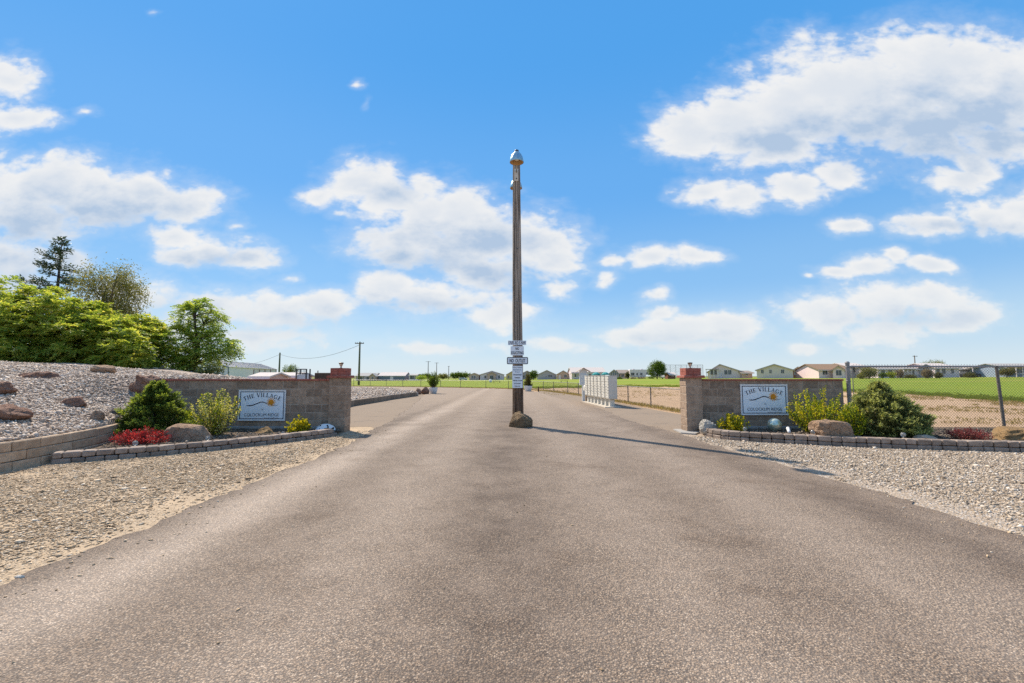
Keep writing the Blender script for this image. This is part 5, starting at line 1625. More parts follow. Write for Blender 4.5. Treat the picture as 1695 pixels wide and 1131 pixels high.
def tall_fence():
    y = 11.35
    x0 = XP(1402, y); hz = 1.72
    t = thing('wire_fence', 'tall chain link fence running from the end of the block wall behind the wide spruce', 'fence', (x0, y, 0))
    MB().tube([(0, 0, -.1), (0, 0, hz+.05)], .048, 14).lathe([(.055, hz+.03), (.055, hz+.06), (.03, hz+.085), (0, hz+.09)], 14).build('end_post', RAIL, t, math.radians(40))
    xs = [XP(1648, y)-x0+.02, XP(1648, y)-x0+3.3, XP(1648, y)-x0+6.6]
    for i, xx in enumerate(xs):
        MB().tube([(xx+(.06 if i == 0 else 0), 0, -.1), (xx-.02, 0, hz-.03)], .034, 10).build('post', POSTM, t, math.radians(40))
    L = xs[-1]
    MB().tube([(.03, 0, hz-.05), (L, 0, hz-.05)], .021, 8).build('top_rail', RAIL, t, math.radians(40))
    MB().tube([(.11, -.01, .05), (.11, -.01, hz-.02)], .010, 6).build('tension_bar', RAIL, t)
    m = MB()
    for k in range(5):
        z = .2+k*.36
        m.lathe([(.053, z), (.056, z+.004), (.056, z+.022), (.053, z+.026)], 12)
    o = m.build('band', RAIL, t, math.radians(40)); tag(o, kind='stuff')
    m = MB(); fence_wires(m, [(.10, 0, 0), (L, 0, 0)], hz-.03, .074, .0032, .035, 4)
    o = m.build('chain_link_mesh', WIRE, t); tag(o, kind='stuff')
tall_fence()

FENCE_PATH = [(6.75, 12.4), (6.72, 17.2), (6.4, 20.2), (6.07, 22.9), (5.55, 27.0), (4.95, 32.6), (4.55, 35.7), (3.75, 39.3), (3.05, 42.6), (1.3, 46.3), (-.4, 49.2), (-3.1, 51.9), (-6.4, 54.4), (-9.2, 56.3), (-12.1, 58.0), (-14.8, 59.2), (-17.3, 60.1), (-19.8, 61.0), (-22.4, 61.8), (-25, 62.5), (-28.5, 63.2), (-32, 63.8)]
def low_fence():
    t = thing('wire_fence', 'low chain link fence round the lawn beyond the mailboxes and planters', 'fence', (0, 40, 0))
    h = .93
    P = [(x, y-40, -.02) for x, y in FENCE_PATH]
    for (x, y, z) in P:
        MB().tube([(x, y, -.1), (x, y, h)], .027, 8).build('post', POSTM, t, math.radians(40))
    MB().tube([(x, y, h-.03) for x, y, z in P], .016, 6).build('top_rail', RAIL, t, math.radians(40))
    m = MB(); fence_wires(m, P, h-.03, .085, .0022)
    tag(m.build('chain_link_mesh', WIRE, t), kind='stuff')
low_fence()
# stub of pipe by the planter
t = thing('pipe_bollard', 'short rusty pipe bollard right of the white planter by the lawn fence', 'bollard', (XP(891, 41), 41, 0))
MB().tube([(0, 0, -.1), (0, 0, .38)], .06, 12).build('pipe', pmat('rusty_pipe', (.12, .06, .03), (.2, .11, .06), 9, .9), t, math.radians(40))
MB().lathe([(.07, .36), (.07, .42), (.04, .45), (0, .455)], 12).build('cap', pmat('rusty_cap', (.1, .05, .03), (.16, .08, .045), 9, .9), t, math.radians(40))

# ------------------------------------------------------------------ mailboxes and notice board
MAILGREY = flat('mailbox_grey', (.66, .62, .54), .45, .1)
MAILDOOR = flat('mailbox_door', (.74, .70, .61), .45, .1)
KEYDARK = flat('lock_dark', (.08, .08, .08), .5)
def make_mailbox():
    t = thing('mailbox_cluster', '', 'mailbox', (0, 0, 0), 0, 'cluster mailboxes in a row along the drive')
    w, dp = .53, .40
    MB().prism([(-.11, -.11), (.11, -.11), (.11, .11), (-.11, .11)], 'z', .0, .36).box(-.14, .14, -.14, .14, .0, .02).build('pedestal', MAILGREY, t)
    bm = chamfer_box(dp, w-.02, 1.06, .012, 1); bmesh.ops.translate(bm, verts=bm.verts, vec=(-dp/2, -w/2+.01, .355))
    link('cabinet', bm_mesh(bm, 'cabinet', MAILGREY), t)
    MB().box(-dp/2-.02, dp/2+.015, -w/2+.004, w/2-.004, 1.416, 1.435).build('hood', MAILGREY, t)
    MB().box(-dp/2-.006, -dp/2+.004, -w/2+.026, w/2-.026, .40, 1.40).build('front_recess', flat('mailbox_seam', (.16, .155, .14), .6), t)
    cw = (w-.06)/2
    for i in range(2):
        rows = [(.40, .21), (.62, .12), (.75, .12), (.88, .12), (1.01, .12), (1.14, .12), (1.27, .12)] if i == 0 else [(.40, .12), (.53, .12), (.66, .12), (.79, .12), (.92, .22), (1.15, .25)]
        for (z, h) in rows:
            d = MB().box(-dp/2-.012, -dp/2+.002, -w/2+.03+i*cw+.004, -w/2+.03+(i+1)*cw-.004, z+.006, z+h-.006).build('door', MAILDOOR, t)
            MB().cbox(-dp/2-.015, -w/2+.03+i*cw+cw*.78, z+h*.5, .008, .018, .018).build('lock', KEYDARK, d)
    return t
xA, yA, xB, yB = 4.62, 20.35, 4.28, 24.1
rzm = math.atan2(-(xB-xA), yB-yA)
proto = make_mailbox()
ordn = ['nearest to the block wall', 'second from the block wall', 'third from the block wall', 'in the middle of the row', 'third from the notice board', 'second from the notice board', 'next to the notice board']
for i in range(7):
    o = proto if i == 0 else copy_tree(proto)
    f = i/6
    o.location = (xA+(xB-xA)*f, yA+(yB-yA)*f, .02); o.rotation_euler = (0, 0, rzm)
    o['label'] = 'pale grey cluster mailbox on a pedestal, '+ordn[i]
pad = MB().prism([(4.22, 19.9), (5.0, 19.95), (4.7, 24.6), (3.9, 24.5)], 'z', -.05, .024)
tag(pad.build('concrete_pad', pmat('pad_concrete', (.52, .46, .38), (.42, .36, .29), 5, .9, 60, .3, .005)), kind='structure')

def notice_board():
    y = 25.6; x = XP(965, y)
    t = thing('notice_board', 'white notice board on a post under a small shingle roof, beside the mailboxes', 'notice board', (x, y, 0))
    WH = flat('board_white', (.68, .68, .64), .6)
    MB().box(-.075, .075, -.07, .07, -.1, 1.0).build('post', WH, t)
    m = MB().box(-.22, .22, -.06, .06, .90, 1.72); m.build('case', WH, t)
    MB().box(-.17, .17, -.068, -.061, .96, 1.60).build('glass_front', glassmat('board_glass', (.30, .34, .36)), t)
    for k, (a, b, w, h) in enumerate([(-.09, 1.42, .12, .16), (.07, 1.44, .11, .14), (-.06, 1.16, .14, .18), (.10, 1.18, .08, .14)]):
        MB().cbox(a, -.0705, b, w, .003, h).build('paper', flat('paper', (.72, .72, .66), .8), t)
    RF = pmat('board_shingle', (.40, .33, .26), (.52, .44, .36), 20, .9)
    m = MB()
    for s in (-1, 1):
        m.prism([(0, 1.92), (s*.40, 1.70), (s*.40, 1.665), (0, 1.885)], 'y', -.22, .22)
    m.build('roof', RF, t)
    MB().prism([(-.22, 1.72), (.22, 1.72), (0, 1.86)], 'y', -.06, .06).build('gable', WH, t)
notice_board()
t = thing('parcel_box', 'small white outgoing mail box on a post between the notice board and mailboxes', 'mailbox', (XP(969.5, 24.9), 24.9, 0))
m = MB(); m.prism([(-.13, .62), (.13, .62), (.13, .80)]+[(.13*math.cos(a), .80+.13*math.sin(a)) for a in np.linspace(.2, math.pi-.2, 7)]+[(-.13, .80)], 'y', -.2, .2)
m.build('box_body', MAILDOOR, t)
MB().box(-.045, .045, -.045, .045, -.1, .62).build('post', pmat('box_post', (.28, .20, .13), (.36, .27, .18), 8, .9), t)

# ------------------------------------------------------------------ houses round the field
def paint(name, c): return pmat(name, c, tuple(v*.88 for v in c), 3, .75, 30, .06, .01)
TRIM = paint('white_trim', (0.823, 0.704, 0.724))
PANE = glassmat('window_glass')
ROOF_GREY = pmat('grey_shingle', (.33, .31, .29), (.42, .40, .38), 5, .9, 40, .4, .03)
ROOF_PALE = pmat('pale_shingle', (.50, .44, .40), (.60, .53, .49), 5, .9, 40, .3, .03)
ROOF_BROWN = pmat('brown_shingle', (.22, .14, .085), (.31, .20, .13), 5, .9, 40, .4, .03)
ROOF_TAUPE = pmat('taupe_shingle', (.25, .20, .165), (.34, .275, .23), 5, .9, 40, .4, .03)
def window(m_parent, x, z, w, h, y, mull=True, sidex=None):
    """window on the front face (y) or, with sidex, on a side wall"""
    f = MB(); g_ = MB(); k = .07
    def bx(M_, a0, a1, z0, z1, p0, p1):
        if sidex is None: M_.box(a0, a1, y-p1, y-p0, z0, z1)
        else:
            s = 1 if sidex > 0 else -1
            lo, hi = sorted((sidex+s*p0, sidex+s*p1)); M_.box(lo, hi, a0, a1, z0, z1)
    bx(f, x-w/2-k, x+w/2+k, z+h/2, z+h/2+k, 0, .05); bx(f, x-w/2-k, x+w/2+k, z-h/2-k, z-h/2, 0, .06)
    bx(f, x-w/2-k, x-w/2, z-h/2, z+h/2, 0, .05); bx(f, x+w/2, x+w/2+k, z-h/2, z+h/2, 0, .05)
    if mull: bx(f, x-.025, x+.025, z-h/2, z+h/2, .012, .045)
    bx(g_, x-w/2, x+w/2, z-h/2, z+h/2, .002, .011)
    fo = f.build('window', TRIM, m_parent)
    g_.build('pane', PANE, fo)
    return fo
def house(label, pxl, pxr, eave, peak, D, depth=9., ridge='y', wall=None, roof=None, wins=(), doors=(), apex=.5, over=.45, rz=0., name='house', porch=None, cat='house', door_mat=None, group='houses round the lawn', side_wins=()):
    """pxl..pxr: front wall; eave, peak: py; D: depth of the front wall. wins: (frac along front, height of sill centre above floor, w, h)"""
    x0, x1 = XP(pxl, D), XP(pxr, D); w = x1-x0; xc = (x0+x1)/2
    if ridge == 'y' and pxl > 880 and not rz:            # these gables are turned towards the entrance
        rz = -math.atan2(xc, D); w *= math.cos(rz)
    gz = float(terrain(xc, D))
    h = EYE+(HORIZON-eave)*D/F_PX-gz
    if ridge == 'y': H = EYE+(HORIZON-peak)*D/F_PX-gz
    else: H = EYE+(HORIZON-peak)*(D+depth/2)/F_PX-gz
    t = thing(name, label, cat, (xc, D, gz), rz, group)
    m = MB()
    th = .16
    if ridge == 'y':
        ax = -w/2+w*apex
        m.prism([(-w/2, -.6), (w/2, -.6), (w/2, h), (ax, H), (-w/2, h)], 'y', 0, depth)
        m.build('wall', wall, t)
        r = MB()
        sl, sr = (H-h)/max(ax+w/2, .1), (H-h)/max(w/2-ax, .1)
        r.prism([(ax, H+.02), (-w/2-over, h-over*sl+.02), (-w/2-over, h-over*sl+.02+th), (ax, H+.02+th)], 'y', -over, depth+over)
        r.prism([(ax, H+.02), (w/2+over, h-over*sr+.02), (w/2+over, h-over*sr+.02+th), (ax, H+.02+th)], 'y', -over, depth+over)
        r.build('roof', roof, t)
        f = MB()
        f.prism([(ax, H-.06), (-w/2-over, h-over*sl-.06), (-w/2-over, h-over*sl+.015), (ax, H+.015)], 'y', -over-.03, -over+.05)
        f.prism([(ax, H-.06), (w/2+over, h-over*sr-.06), (w/2+over, h-over*sr+.015), (ax, H+.015)], 'y', -over-.03, -over+.05)
        f.build('barge_board', TRIM, t)
    else:
        m.prism([(0, -.6), (depth, -.6), (depth, h), (depth/2, H), (0, h)], 'x', -w/2, w/2)
        m.build('wall', wall, t)
        r = MB(); sl = (H-h)/(depth/2)
        r.prism([(depth/2, H+.02), (-over, h-over*sl+.02), (-over, h-over*sl+.02+th), (depth/2, H+.02+th)], 'x', -w/2-over, w/2+over)
        r.prism([(depth/2, H+.02), (depth+over, h-over*sl+.02), (depth+over, h-over*sl+.02+th), (depth/2, H+.02+th)], 'x', -w/2-over, w/2+over)
        r.build('roof', roof, t)
        MB().box(-w/2-over, w/2+over, -over-.05, -over-.005, h-over*sl-.10, h-over*sl+.12).build('fascia', TRIM, t)
    for (fx, z, ww, hh) in wins: window(t, -w/2+w*fx, z, ww, hh, 0)
    for (fy, z, ww, hh, s) in side_wins: window(t, depth*fy, z, ww, hh, 0, True, s*w/2)
    for (fx, ww, hh) in doors:
        d = MB().box(-w/2+w*fx-ww/2, -w/2+w*fx+ww/2, -.04, .0-.002, .0, hh).build('door', door_mat or TRIM, t)
        MB().cbox(-w/2+w*fx+ww*.36, -.06, hh*.48, .06, .04, .06).build('handle', KEYDARK, d)
    if porch:
        fx0, fx1, ph, pd, npost = porch
        a, b = -w/2+w*fx0, -w/2+w*fx1
        MB().box(a-.2, b+.2, -pd-.2, -.46 if ridge == 'x' else -.5, ph, ph+.16).build('porch_roof', roof, t)
        for i in range(npost):
            xx = a+(b-a)*i/max(npost-1, 1)
            MB().box(xx-.08, xx+.08, -pd-.08, -pd+.08, -.3, ph-.003).build('porch_post', TRIM, t)
        MB().box(a, b, -pd-.04, -pd+.04, .75, .85).build('porch_rail', TRIM, t)
    return t, w, h, H, gz

W_WHITE, W_CREAM, W_BEIGE = paint('white_siding', (0.854, 0.704, 0.735)), paint('cream_siding', (0.823, 0.647, 0.630)), paint('beige_siding', (0.617, 0.444, 0.378))
W_SLATE, W_SAGE, W_TAN = paint('slate_blue_siding', (0.206, 0.227, 0.273)), paint('sage_siding', (0.494, 0.435, 0.451)), paint('tan_siding', (0.576, 0.395, 0.336))
W_YELLOW, W_GREY, W_PGREEN = paint('yellow_siding', (0.771, 0.541, 0.252)), paint('grey_siding', (0.473, 0.405, 0.431)), paint('pale_green_siding', (0.740, 0.607, 0.556))
W_REDB, W_PBLUE, W_LBLUE = paint('red_brown_siding', (0.246, 0.096, 0.069)), paint('pale_blue_grey_siding', (0.494, 0.463, 0.525)), paint('light_blue_siding', (0.349, 0.414, 0.525))

# left of the pole
house('long pale grey house with a pillared porch, left of the slate blue shop', 590, 622, 622.6, 618.0, 240, 10, 'x', W_GREY, ROOF_GREY, [(.30, 1.5, 1.6, 1.3), (.62, 1.5, 1.2, 1.3), (.86, 1.5, 1.1, 1.3)], [(.47, 1, 2.1)], porch=(.02, .40, 2.5, 2.2, 4))
house('brown gabled porch wing on the end of the pale grey house', 612.5, 622, 622.5, 618.6, 236, 5, 'y', W_TAN, ROOF_GREY, [(.5, 1.5, .9, 1.2)])
house('slate blue metal shop building with a white door and pale roof', 627, 671, 622.4, 616.9, 240, 13, 'x', W_SLATE, ROOF_PALE, [], [(.50, 1.7, 2.3)], cat='shop building', name='workshop', over=.3)
house('white modern house with tall dark windows, right of the slate blue shop', 678, 690, 621.5, 619.5, 238, 12, 'x', W_WHITE, ROOF_GREY, [(.2, 1.7, .9, 1.9), (.42, 1.7, .7, 1.9), (.62, 1.7, .7, 1.9), (.85, 1.6, .7, 1.6)], side_wins=[(.25, 1.6, 1.0, 1.4, 1), (.6, 1.6, 1.0, 1.4, 1)])
house('small beige house with a low roof, left of the white house with brown gable', 777, 793, 621.2, 618.0, 232, 9, 'y', W_BEIGE, ROOF_TAUPE, [(.32, 1.6, .8, 1.4), (.55, 1.6, .8, 1.4)])
house('wide white house with a grey roof, left of the yellow house', 795, 834, 620.4, 614.6, 232, 10, 'y', W_WHITE, ROOF_GREY, [(.22, 1.6, 1.0, 1.3), (.42, 1.6, .9, 1.4), (.55, 1.6, 1.5, 1.6), (.80, 1.6, .8, 1.5)], [(.66, 1.0, 2.1)])
house('tan gabled porch of the wide white house', 807, 821, 619.6, 616.4, 229, 2.8, 'y', W_TAN, ROOF_TAUPE, [(.5, 1.4, 1.8, 1.8)])
house('yellow house with a hipped gable, partly behind the wooden pole', 838, 859, 620.5, 614.4, 232, 10, 'y', W_YELLOW, ROOF_TAUPE, [(.18, 1.6, .8, 1.2), (.7, 1.6, .9, 1.2)])
house('grey house peeping out right of the pole behind the bronze conifer', 861, 884, 619.8, 614.2, 236, 10, 'y', W_GREY, ROOF_TAUPE, [(.7, 1.6, 1.1, 1.4), (.25, 1.6, 1.1, 1.4)])
house('sage blue gabled house with a double window, right of the planters', 889, 921, 620.6, 613.2, 228, 12, 'y', W_SAGE, ROOF_GREY, [(.62, 1.9, 1.0, 1.1), (.72, 1.9, 1.0, 1.1), (.46, 1.6, .5, .5)])
house('tan gabled house with a white door, beside the sage blue house', 921.5, 943, 620.0, 613.8, 222, 12, 'y', W_TAN, ROOF_TAUPE, [(.66, 1.7, 1.2, 1.4)], [(.22, 1.0, 2.1)])
house('long white house with a broad pale pink roof, behind the notice board', 946, 1001, 616.2, 609.0, 212, 13, 'x', W_WHITE, ROOF_PALE, [(.12, 1.8, 1.0, 1.3), (.35, 1.8, 1.2, 1.3), (.55, 1.8, 1.2, 1.3), (.82, 1.8, 1.2, 1.3)], porch=(-.05, .22, 2.6, 2.4, 4))
house('grey gabled house front with tall white windows, behind the mailboxes', 1008, 1024, 618.2, 612.2, 205, 10, 'y', W_GREY, ROOF_GREY, [(.22, 2.3, .6, 2.0), (.42, 2.5, .6, 2.4), (.62, 2.5, .6, 2.4), (.82, 2.3, .6, 2.0)])
house('tan wing of the grey gabled house', 1025, 1041, 617.6, 613.0, 207, 9, 'x', W_BEIGE, ROOF_TAUPE, [(.35, 1.6, 1.2, 1.2)])
# behind the right entrance wall
hA = house('white house with a low lopsided brown roof and deck, above the right entrance wall', 1170, 1228, 616.0, 603.6, 140, 12, 'y', W_CREAM, ROOF_TAUPE, [(.13, 2.0, .9, 1.5), (.22, 2.0, .9, 1.5), (.53, 2.0, .9, 1.4), (.64, 2.0, .9, 1.4)], [(.36, .95, 2.1)], apex=.36, porch=(-.03, .30, 2.85, 2.5, 4))
house('low tan shed at the end of the white house with the lopsided roof', 1227, 1244, 617.6, 614.6, 137, 6, 'x', W_TAN, ROOF_TAUPE, [(.5, 1.4, .8, .9)], name='shed', cat='shed')
house('pale green gabled house with three small windows, above the village sign', 1251, 1311, 612.8, 603.6, 130, 12, 'y', W_PGREEN, ROOF_TAUPE, [(.16, 2.05, .7, 1.1), (.39, 2.05, .6, 1.1), (.72, 2.05, .8, 1.1)])
house('small red brown house with white windows, right of the pale green house', 1309, 1331, 614.4, 607.8, 146, 9, 'y', W_REDB, ROOF_TAUPE, [(.35, 1.6, 1.0, 1.0), (.66, 1.6, 1.0, 1.0)])
house('large house with a brown hip roof, at the wire fence end post', 1354, 1405, 612.2, 603.8, 122, 10, 'x', W_CREAM, ROOF_BROWN, [(.2, 1.6, 1.3, 1.2), (.85, 1.6, 1.1, 1.2)])
house('white gabled porch wing of the house with the brown roof', 1377, 1397, 612.4, 606.0, 119.5, 4, 'y', W_CREAM, ROOF_BROWN, [(.5, 1.5, 1.2, 1.4)])
house('pale blue grey house with paired windows left of the small round tree', 1404, 1434, 607.5, 602.2, 128, 10, 'x', W_PBLUE, ROOF_PALE, [(.22, 2.4, .9, 1.5), (.40, 2.4, .9, 1.5), (.72, 2.2, 1.5, 2.0)])
house('long white house with a pale grey roof behind the wire fence', 1452, 1518, 611.3, 606.4, 120, 9, 'x', W_WHITE, ROOF_GREY, [(.12, 1.5, 1.0, 1.2), (.3, 1.5, 1.0, 1.2), (.86, 1.5, .9, 1.2)], [(.7, .95, 2.1)], porch=(.5, .78, 2.35, 1.8, 4))
house('pale blue grey gabled house with dark windows, right of the long white house', 1518, 1546, 610.0, 603.8, 119, 12, 'y', W_PBLUE, ROOF_GREY, [(.42, 1.9, .8, 1.6), (.56, 1.9, .8, 1.6), (.80, 1.8, .9, 1.4)])
house('white house with tall windows in the middle of the wire fence view', 1546, 1586, 609.4, 602.6, 117, 11, 'x', W_WHITE, ROOF_PALE, [(.12, 1.8, .9, 1.6), (.36, 1.8, .9, 1.6), (.72, 1.9, .7, 1.6)])
house('open white carport with a flat pale roof, left of the leaning fence post', 1588, 1634, 611.5, 606.5, 122, 7, 'x', W_GREY, ROOF_PALE, [(.6, 1.4, 1.6, 1.1)], porch=(.02, .82, 2.5, 3.2, 4), name='carport', cat='carport')
house('white house end with lattice beside the carport', 1634, 1653, 611.0, 604.8, 118, 10, 'y', W_WHITE, ROOF_GREY, [(.3, 1.9, .7, 1.4), (.62, 1.9, .7, 1.4)])
house('light blue house with a long white columned porch at the right picture edge', 1664, 1730, 609.0, 603.0, 112, 9, 'x', W_LBLUE, ROOF_GREY, [(.08, 1.7, 1.2, 1.6), (.25, 1.7, 1.2, 1.6), (.42, 1.7, 1.2, 1.6), (.6, 1.7, 1.2, 1.6)], porch=(.0, .95, 2.6, 2.2, 7))

# white metal barn at the left, turned
def barn():
    ex, ey = -61.8, 95.0
    dirl = Vector((-8.7, 35, 0)).normalized(); perp = Vector((-dirl.y, dirl.x, 0))
    gz = float(terrain(ex, ey))
    rz = math.atan2(dirl.y, dirl.x)
    t = thing('metal_barn', 'long white metal barn with a pale ribbed roof behind the locust tree', 'barn', (ex, ey, gz), rz)
    L, w, h, H = 37, 8.5, 3.45-gz, 4.95-gz
    BW = paint('white_metal', (.82, .75, .76))
    MB().prism([(0, -.4), (w, -.4), (w, h), (w/2, H), (0, h)], 'x', 0, L).build('wall', BW, t)
    m = MB(); sl = (H-h)/(w/2)
    for a, b in ((-.2, w/2), (w+.2, w/2)):
        za = h-.2*sl
        m.prism([(b, H+.02), (a, za+.02), (a, za+.12), (b, H+.12)], 'x', -.3, L+.3)
    m.build('roof', pmat('pale_metal_roof', (.64, .60, .57), (.56, .52, .49), 2, .6, 30, .1, .01), t)
    m = MB()
    for k in range(62):
        x = -.28+k*.6
        m.prism([(w/2, H+.125), (-.2, h-.2*sl+.125), (-.2, h-.2*sl+.16), (w/2, H+.16)], 'x', x, x+.05)
    tag(m.build('roof_rib', pmat('roof_rib_metal', (.60, .56, .53), (.5, .47, .45), 3, .6), t), kind='stuff')
    MB().box(-.06, .08, -.06, .08, -.3, h).build('corner_trim', flat('barn_trim', (.12, .17, .22), .6), t)
    m = MB()
    m.prism([(-.2, h-.2*sl-.12), (w/2, H-.12), (w/2, H+.015), (-.2, h-.2*sl+.015)], 'x', -.35, -.02)
    m.build('barge_board', flat('barge_blue', (.16, .21, .26), .6), t)
barn()

# yard things behind the left entrance wall
house('small shed with a pale low roof showing over the wall by the wire pen', 417, 446, 625.2, 619.3, 46, 4.0, 'x', W_BEIGE, ROOF_PALE, [(.5, 1.0, .5, .4)], name='shed', cat='shed', over=.25, group='sheds behind the entrance wall')
house('low shed with a pale roof showing over the wall, below the green bush', 458, 492, 623.8, 619.0, 52, 4.0, 'x', W_CREAM, ROOF_PALE, [(.5, 1.0, .5, .4)], name='shed', cat='shed', over=.25, group='sheds behind the entrance wall')
def pen():
    y = 56; x0, x1 = XP(421, y), XP(458, y)
    t = thing('wire_pen', 'wire pen with thin posts between the white barn and the utility pole', 'fence', ((x0+x1)/2, y, 0))
    c = (x0+x1)/2
    for k in range(5):
        xx = x0+(x1-x0)*k/4-c
        MB().box(xx-.04, xx+.04, -.04, .04, -.3, 2.3).build('post', POSTM, t)
    MB().box(x0-c, x1-c, -.03, .03, 2.22, 2.28).build('top_rail', RAIL, t)
    m = MB(); fence_wires(m, [(x0-c, .06, 0), (x1-c, .06, 0)], 2.2, .16, .006); tag(m.build('wire_mesh', WIRE, t), kind='stuff')
pen()
def rack():
    y = 50; x0, x1 = XP(491.5, y), XP(508, y); w = x1-x0; c = (x0+x1)/2
    zt = AT(500, 610.8, y).z
    t = thing('steel_rack', 'dark steel rack with a white panel showing above the wall', 'rack', (c, y, 0))
    DK = flat('dark_steel', (.05, .055, .06), .5)
    for xx in (-w/2, w/2):
        for yy in (0, .9): MB().box(xx-.06, xx+.06, yy-.06, yy+.06, -.1, zt).build('upright', DK, t)
    for z in (zt-.04, zt-.52):
        MB().box(-w/2+.06, w/2-.06, -.04, .04, z-.05, z+.05).build('rail', DK, t)
    for k in range(5):
        xx = -w/2+w*(k+1)/6
        MB().box(xx-.02, xx+.02, -.02, .02, zt-.47, zt-.09).build('bar', DK, t)
    MB().box(-w/2+.1, w/2-.1, .05, .85, .3, zt-.62).build('panel', flat('rack_white', (.62, .66, .70), .5), t)
rack()
def trailer():
    y = 54; x0, x1 = XP(521.5, y), XP(548, y); w = x1-x0; c = (x0+x1)/2; zt = AT(535, 617.3, y).z
    t = thing('tank_trailer', 'dark brown flat topped trailer showing over the wall beside the gate pillar', 'trailer', (c, y, 0))
    DB = pmat('dark_brown_paint', (.07, .045, .03), (.11, .075, .05), 4, .7)
    bm = chamfer_box(w, 1.8, zt-.75, .05, 3); bmesh.ops.translate(bm, verts=bm.verts, vec=(-w/2, 0, .75)); link('bed', bm_mesh(bm, 'bed', DB), t)
    for xx in (-w*.2, w*.2):
        for yy in (.05, 1.75):
            wh = MB(); wh.tube([(xx, yy-.1, .38), (xx, yy+.1, .38)], .37, 16); wo = wh.build('wheel', BLACKPL, t, math.radians(40))
    MB().tube([(-w*.36, .3, zt), (-w*.36, .3, zt+.28)], .06, 8).build('vent_pipe', DB, t)
    MB().box(-w/2-1.1, -w/2, .8, 1.0, .6, .72).build('tow_bar', DB, t)
trailer()
def bushy(name, label, px0, px1, py0, py1, y, mat, n=120, leaf=(.16, .08), cat='bush', trunk=None, group=None, seed=1, spread=.22, per=30, bark=None):
    b = B(px0, px1, py0, py1, y, .8)
    gz = float(terrain(b[0], y))
    t = thing(name, label, cat, (b[0], y, gz), 0, group)
    zc = b[2]-gz
    pts, o = blob_points([[0, 0, zc, b[3]*.9, b[4]*.9, b[5]*.9], [b[3]*.3, 0, zc+b[5]*.15, b[3]*.6, b[4]*.6, b[5]*.8], [-b[3]*.35, 0, zc-b[5]*.1, b[3]*.6, b[4]*.6, b[5]*.75]], n, .5)
    sc = b[3]*spread
    parts = []
    for c in pts:
        parts.append(leaf_quads(c[None]+rng.normal(0, sc*.55, (per, 3)), rng.normal(size=(per, 3)), leaf[0]*rng.uniform(.6, 1.3, per), leaf[1]*rng.uniform(.7, 1.2, per)))
    V, Fq = joinVF(parts); link('crown' if cat == 'tree' else 'foliage', np_mesh('crown', V, Fq, mat), t)
    r = random.Random(seed); m = MB()
    rt = trunk or .06
    m.tube([(0, 0, -.3), (0, 0, zc)], [rt, rt*.6], 7); m.build('trunk' if cat == 'tree' else 'stem', bark or BARK, t, True)
    m = MB()
    for i in range(10): limb(m, (0, 0, zc*r.uniform(.3, .8)), pts[i], rt*.4, rt*.1, r, .12, 4, 4)
    tag(m.build('limbs', bark or BARK, t), kind='stuff')
    return t
bushy('bush', 'green bush behind the low shed roof, right of the utility pole', 466, 494, 603, 624, 58, LEAF_MID, 90, (.12, .06))
bushy('bush', 'pale green bush mass on the horizon behind the spiky planter', 694, 714, 619.5, 626, 245, LEAF_MID, 60, (.5, .3), group='bushes on the horizon')
bushy('bush', 'low bush between the two horizon poles left of the long hedge', 722, 744, 620, 626, 255, LEAF_OLIVE, 60, (.5, .3), group='bushes on the horizon')
bushy('bush', 'left half of the long bright hedge on the horizon behind the white car', 744, 764, 617, 625.5, 250, LEAF_MID, 80, (.5, .3), group='bushes on the horizon')
bushy('bush', 'right half of the long bright hedge on the horizon beside the beige house', 758, 780, 617, 625.5, 252, LEAF_MID, 80, (.5, .3), group='bushes on the horizon')
bushy('bush', 'dark low bushes under the white modern house windows', 688, 707, 622, 628.5, 226, LEAF_LOCUST, 60, (.35, .2), group='bushes beside the houses')
bushy('tree', 'small leafy tree between the bronze planter and the sage blue house', 876, 891, 612.5, 629, 205, LEAF_MID, 110, (.35, .2), 'tree', .15)
bushy('bush', 'dark rounded column shaped shrub beside the white travel trailer', 1034.5, 1042.5, 614, 628.5, 190, LEAF_DARKB, 70, (.3, .15), group='bushes beside the houses')
bushy('tree', 'full rounded green tree behind the travel trailer and left of the right gate pillar', 1072, 1103, 597, 628, 160, LEAF_MID, 240, (.34, .2), 'tree', .22)
for i, (a, b, tp, lab) in enumerate([(1020, 1030, 624.5, 'light green shrub at the left end of the bed before the travel trailer'), (1042, 1054, 625, 'flowering shrub under the front of the travel trailer'), (1056, 1070, 624.8, 'flowering shrub under the middle of the travel trailer'), (1070, 1084, 624.2, 'green shrub at the foot of the full rounded tree')]):
    bushy('bush', lab, a, b, tp, 629, 186, LEAF_MID if i in (0, 3) else LEAF_PINKGREY, 40, (.25, .14), group='shrubs in front of the travel trailer')
bushy('tree', 'small round olive tree behind the wire fence, left of the long white house', 1424, 1452, 607.5, 627, 104, LEAF_OLIVE, 150, (.22, .10), 'tree', .13)
bushy('bush', 'low grey green shrub left of the small round olive tree', 1419, 1433, 618, 628, 106, LEAF_OLIVE, 60, (.2, .1), group='bushes beside the houses')
bushy('tree', 'round dusty pink tree in front of the pale blue grey gabled house', 1526, 1544, 611, 626, 104, LEAF_PINKGREY, 120, (.2, .1), 'tree', .1)
bushy('bush', 'low wide shrub right of the dusty pink tree', 1545, 1560, 617, 627, 106, LEAF_DARKB, 60, (.2, .1), group='bushes beside the houses')
bushy('tree', 'small flat crowned tree right of the leaning fence post', 1652, 1680, 610, 622, 101, LEAF_DARKB, 120, (.2, .1), 'tree', .1)
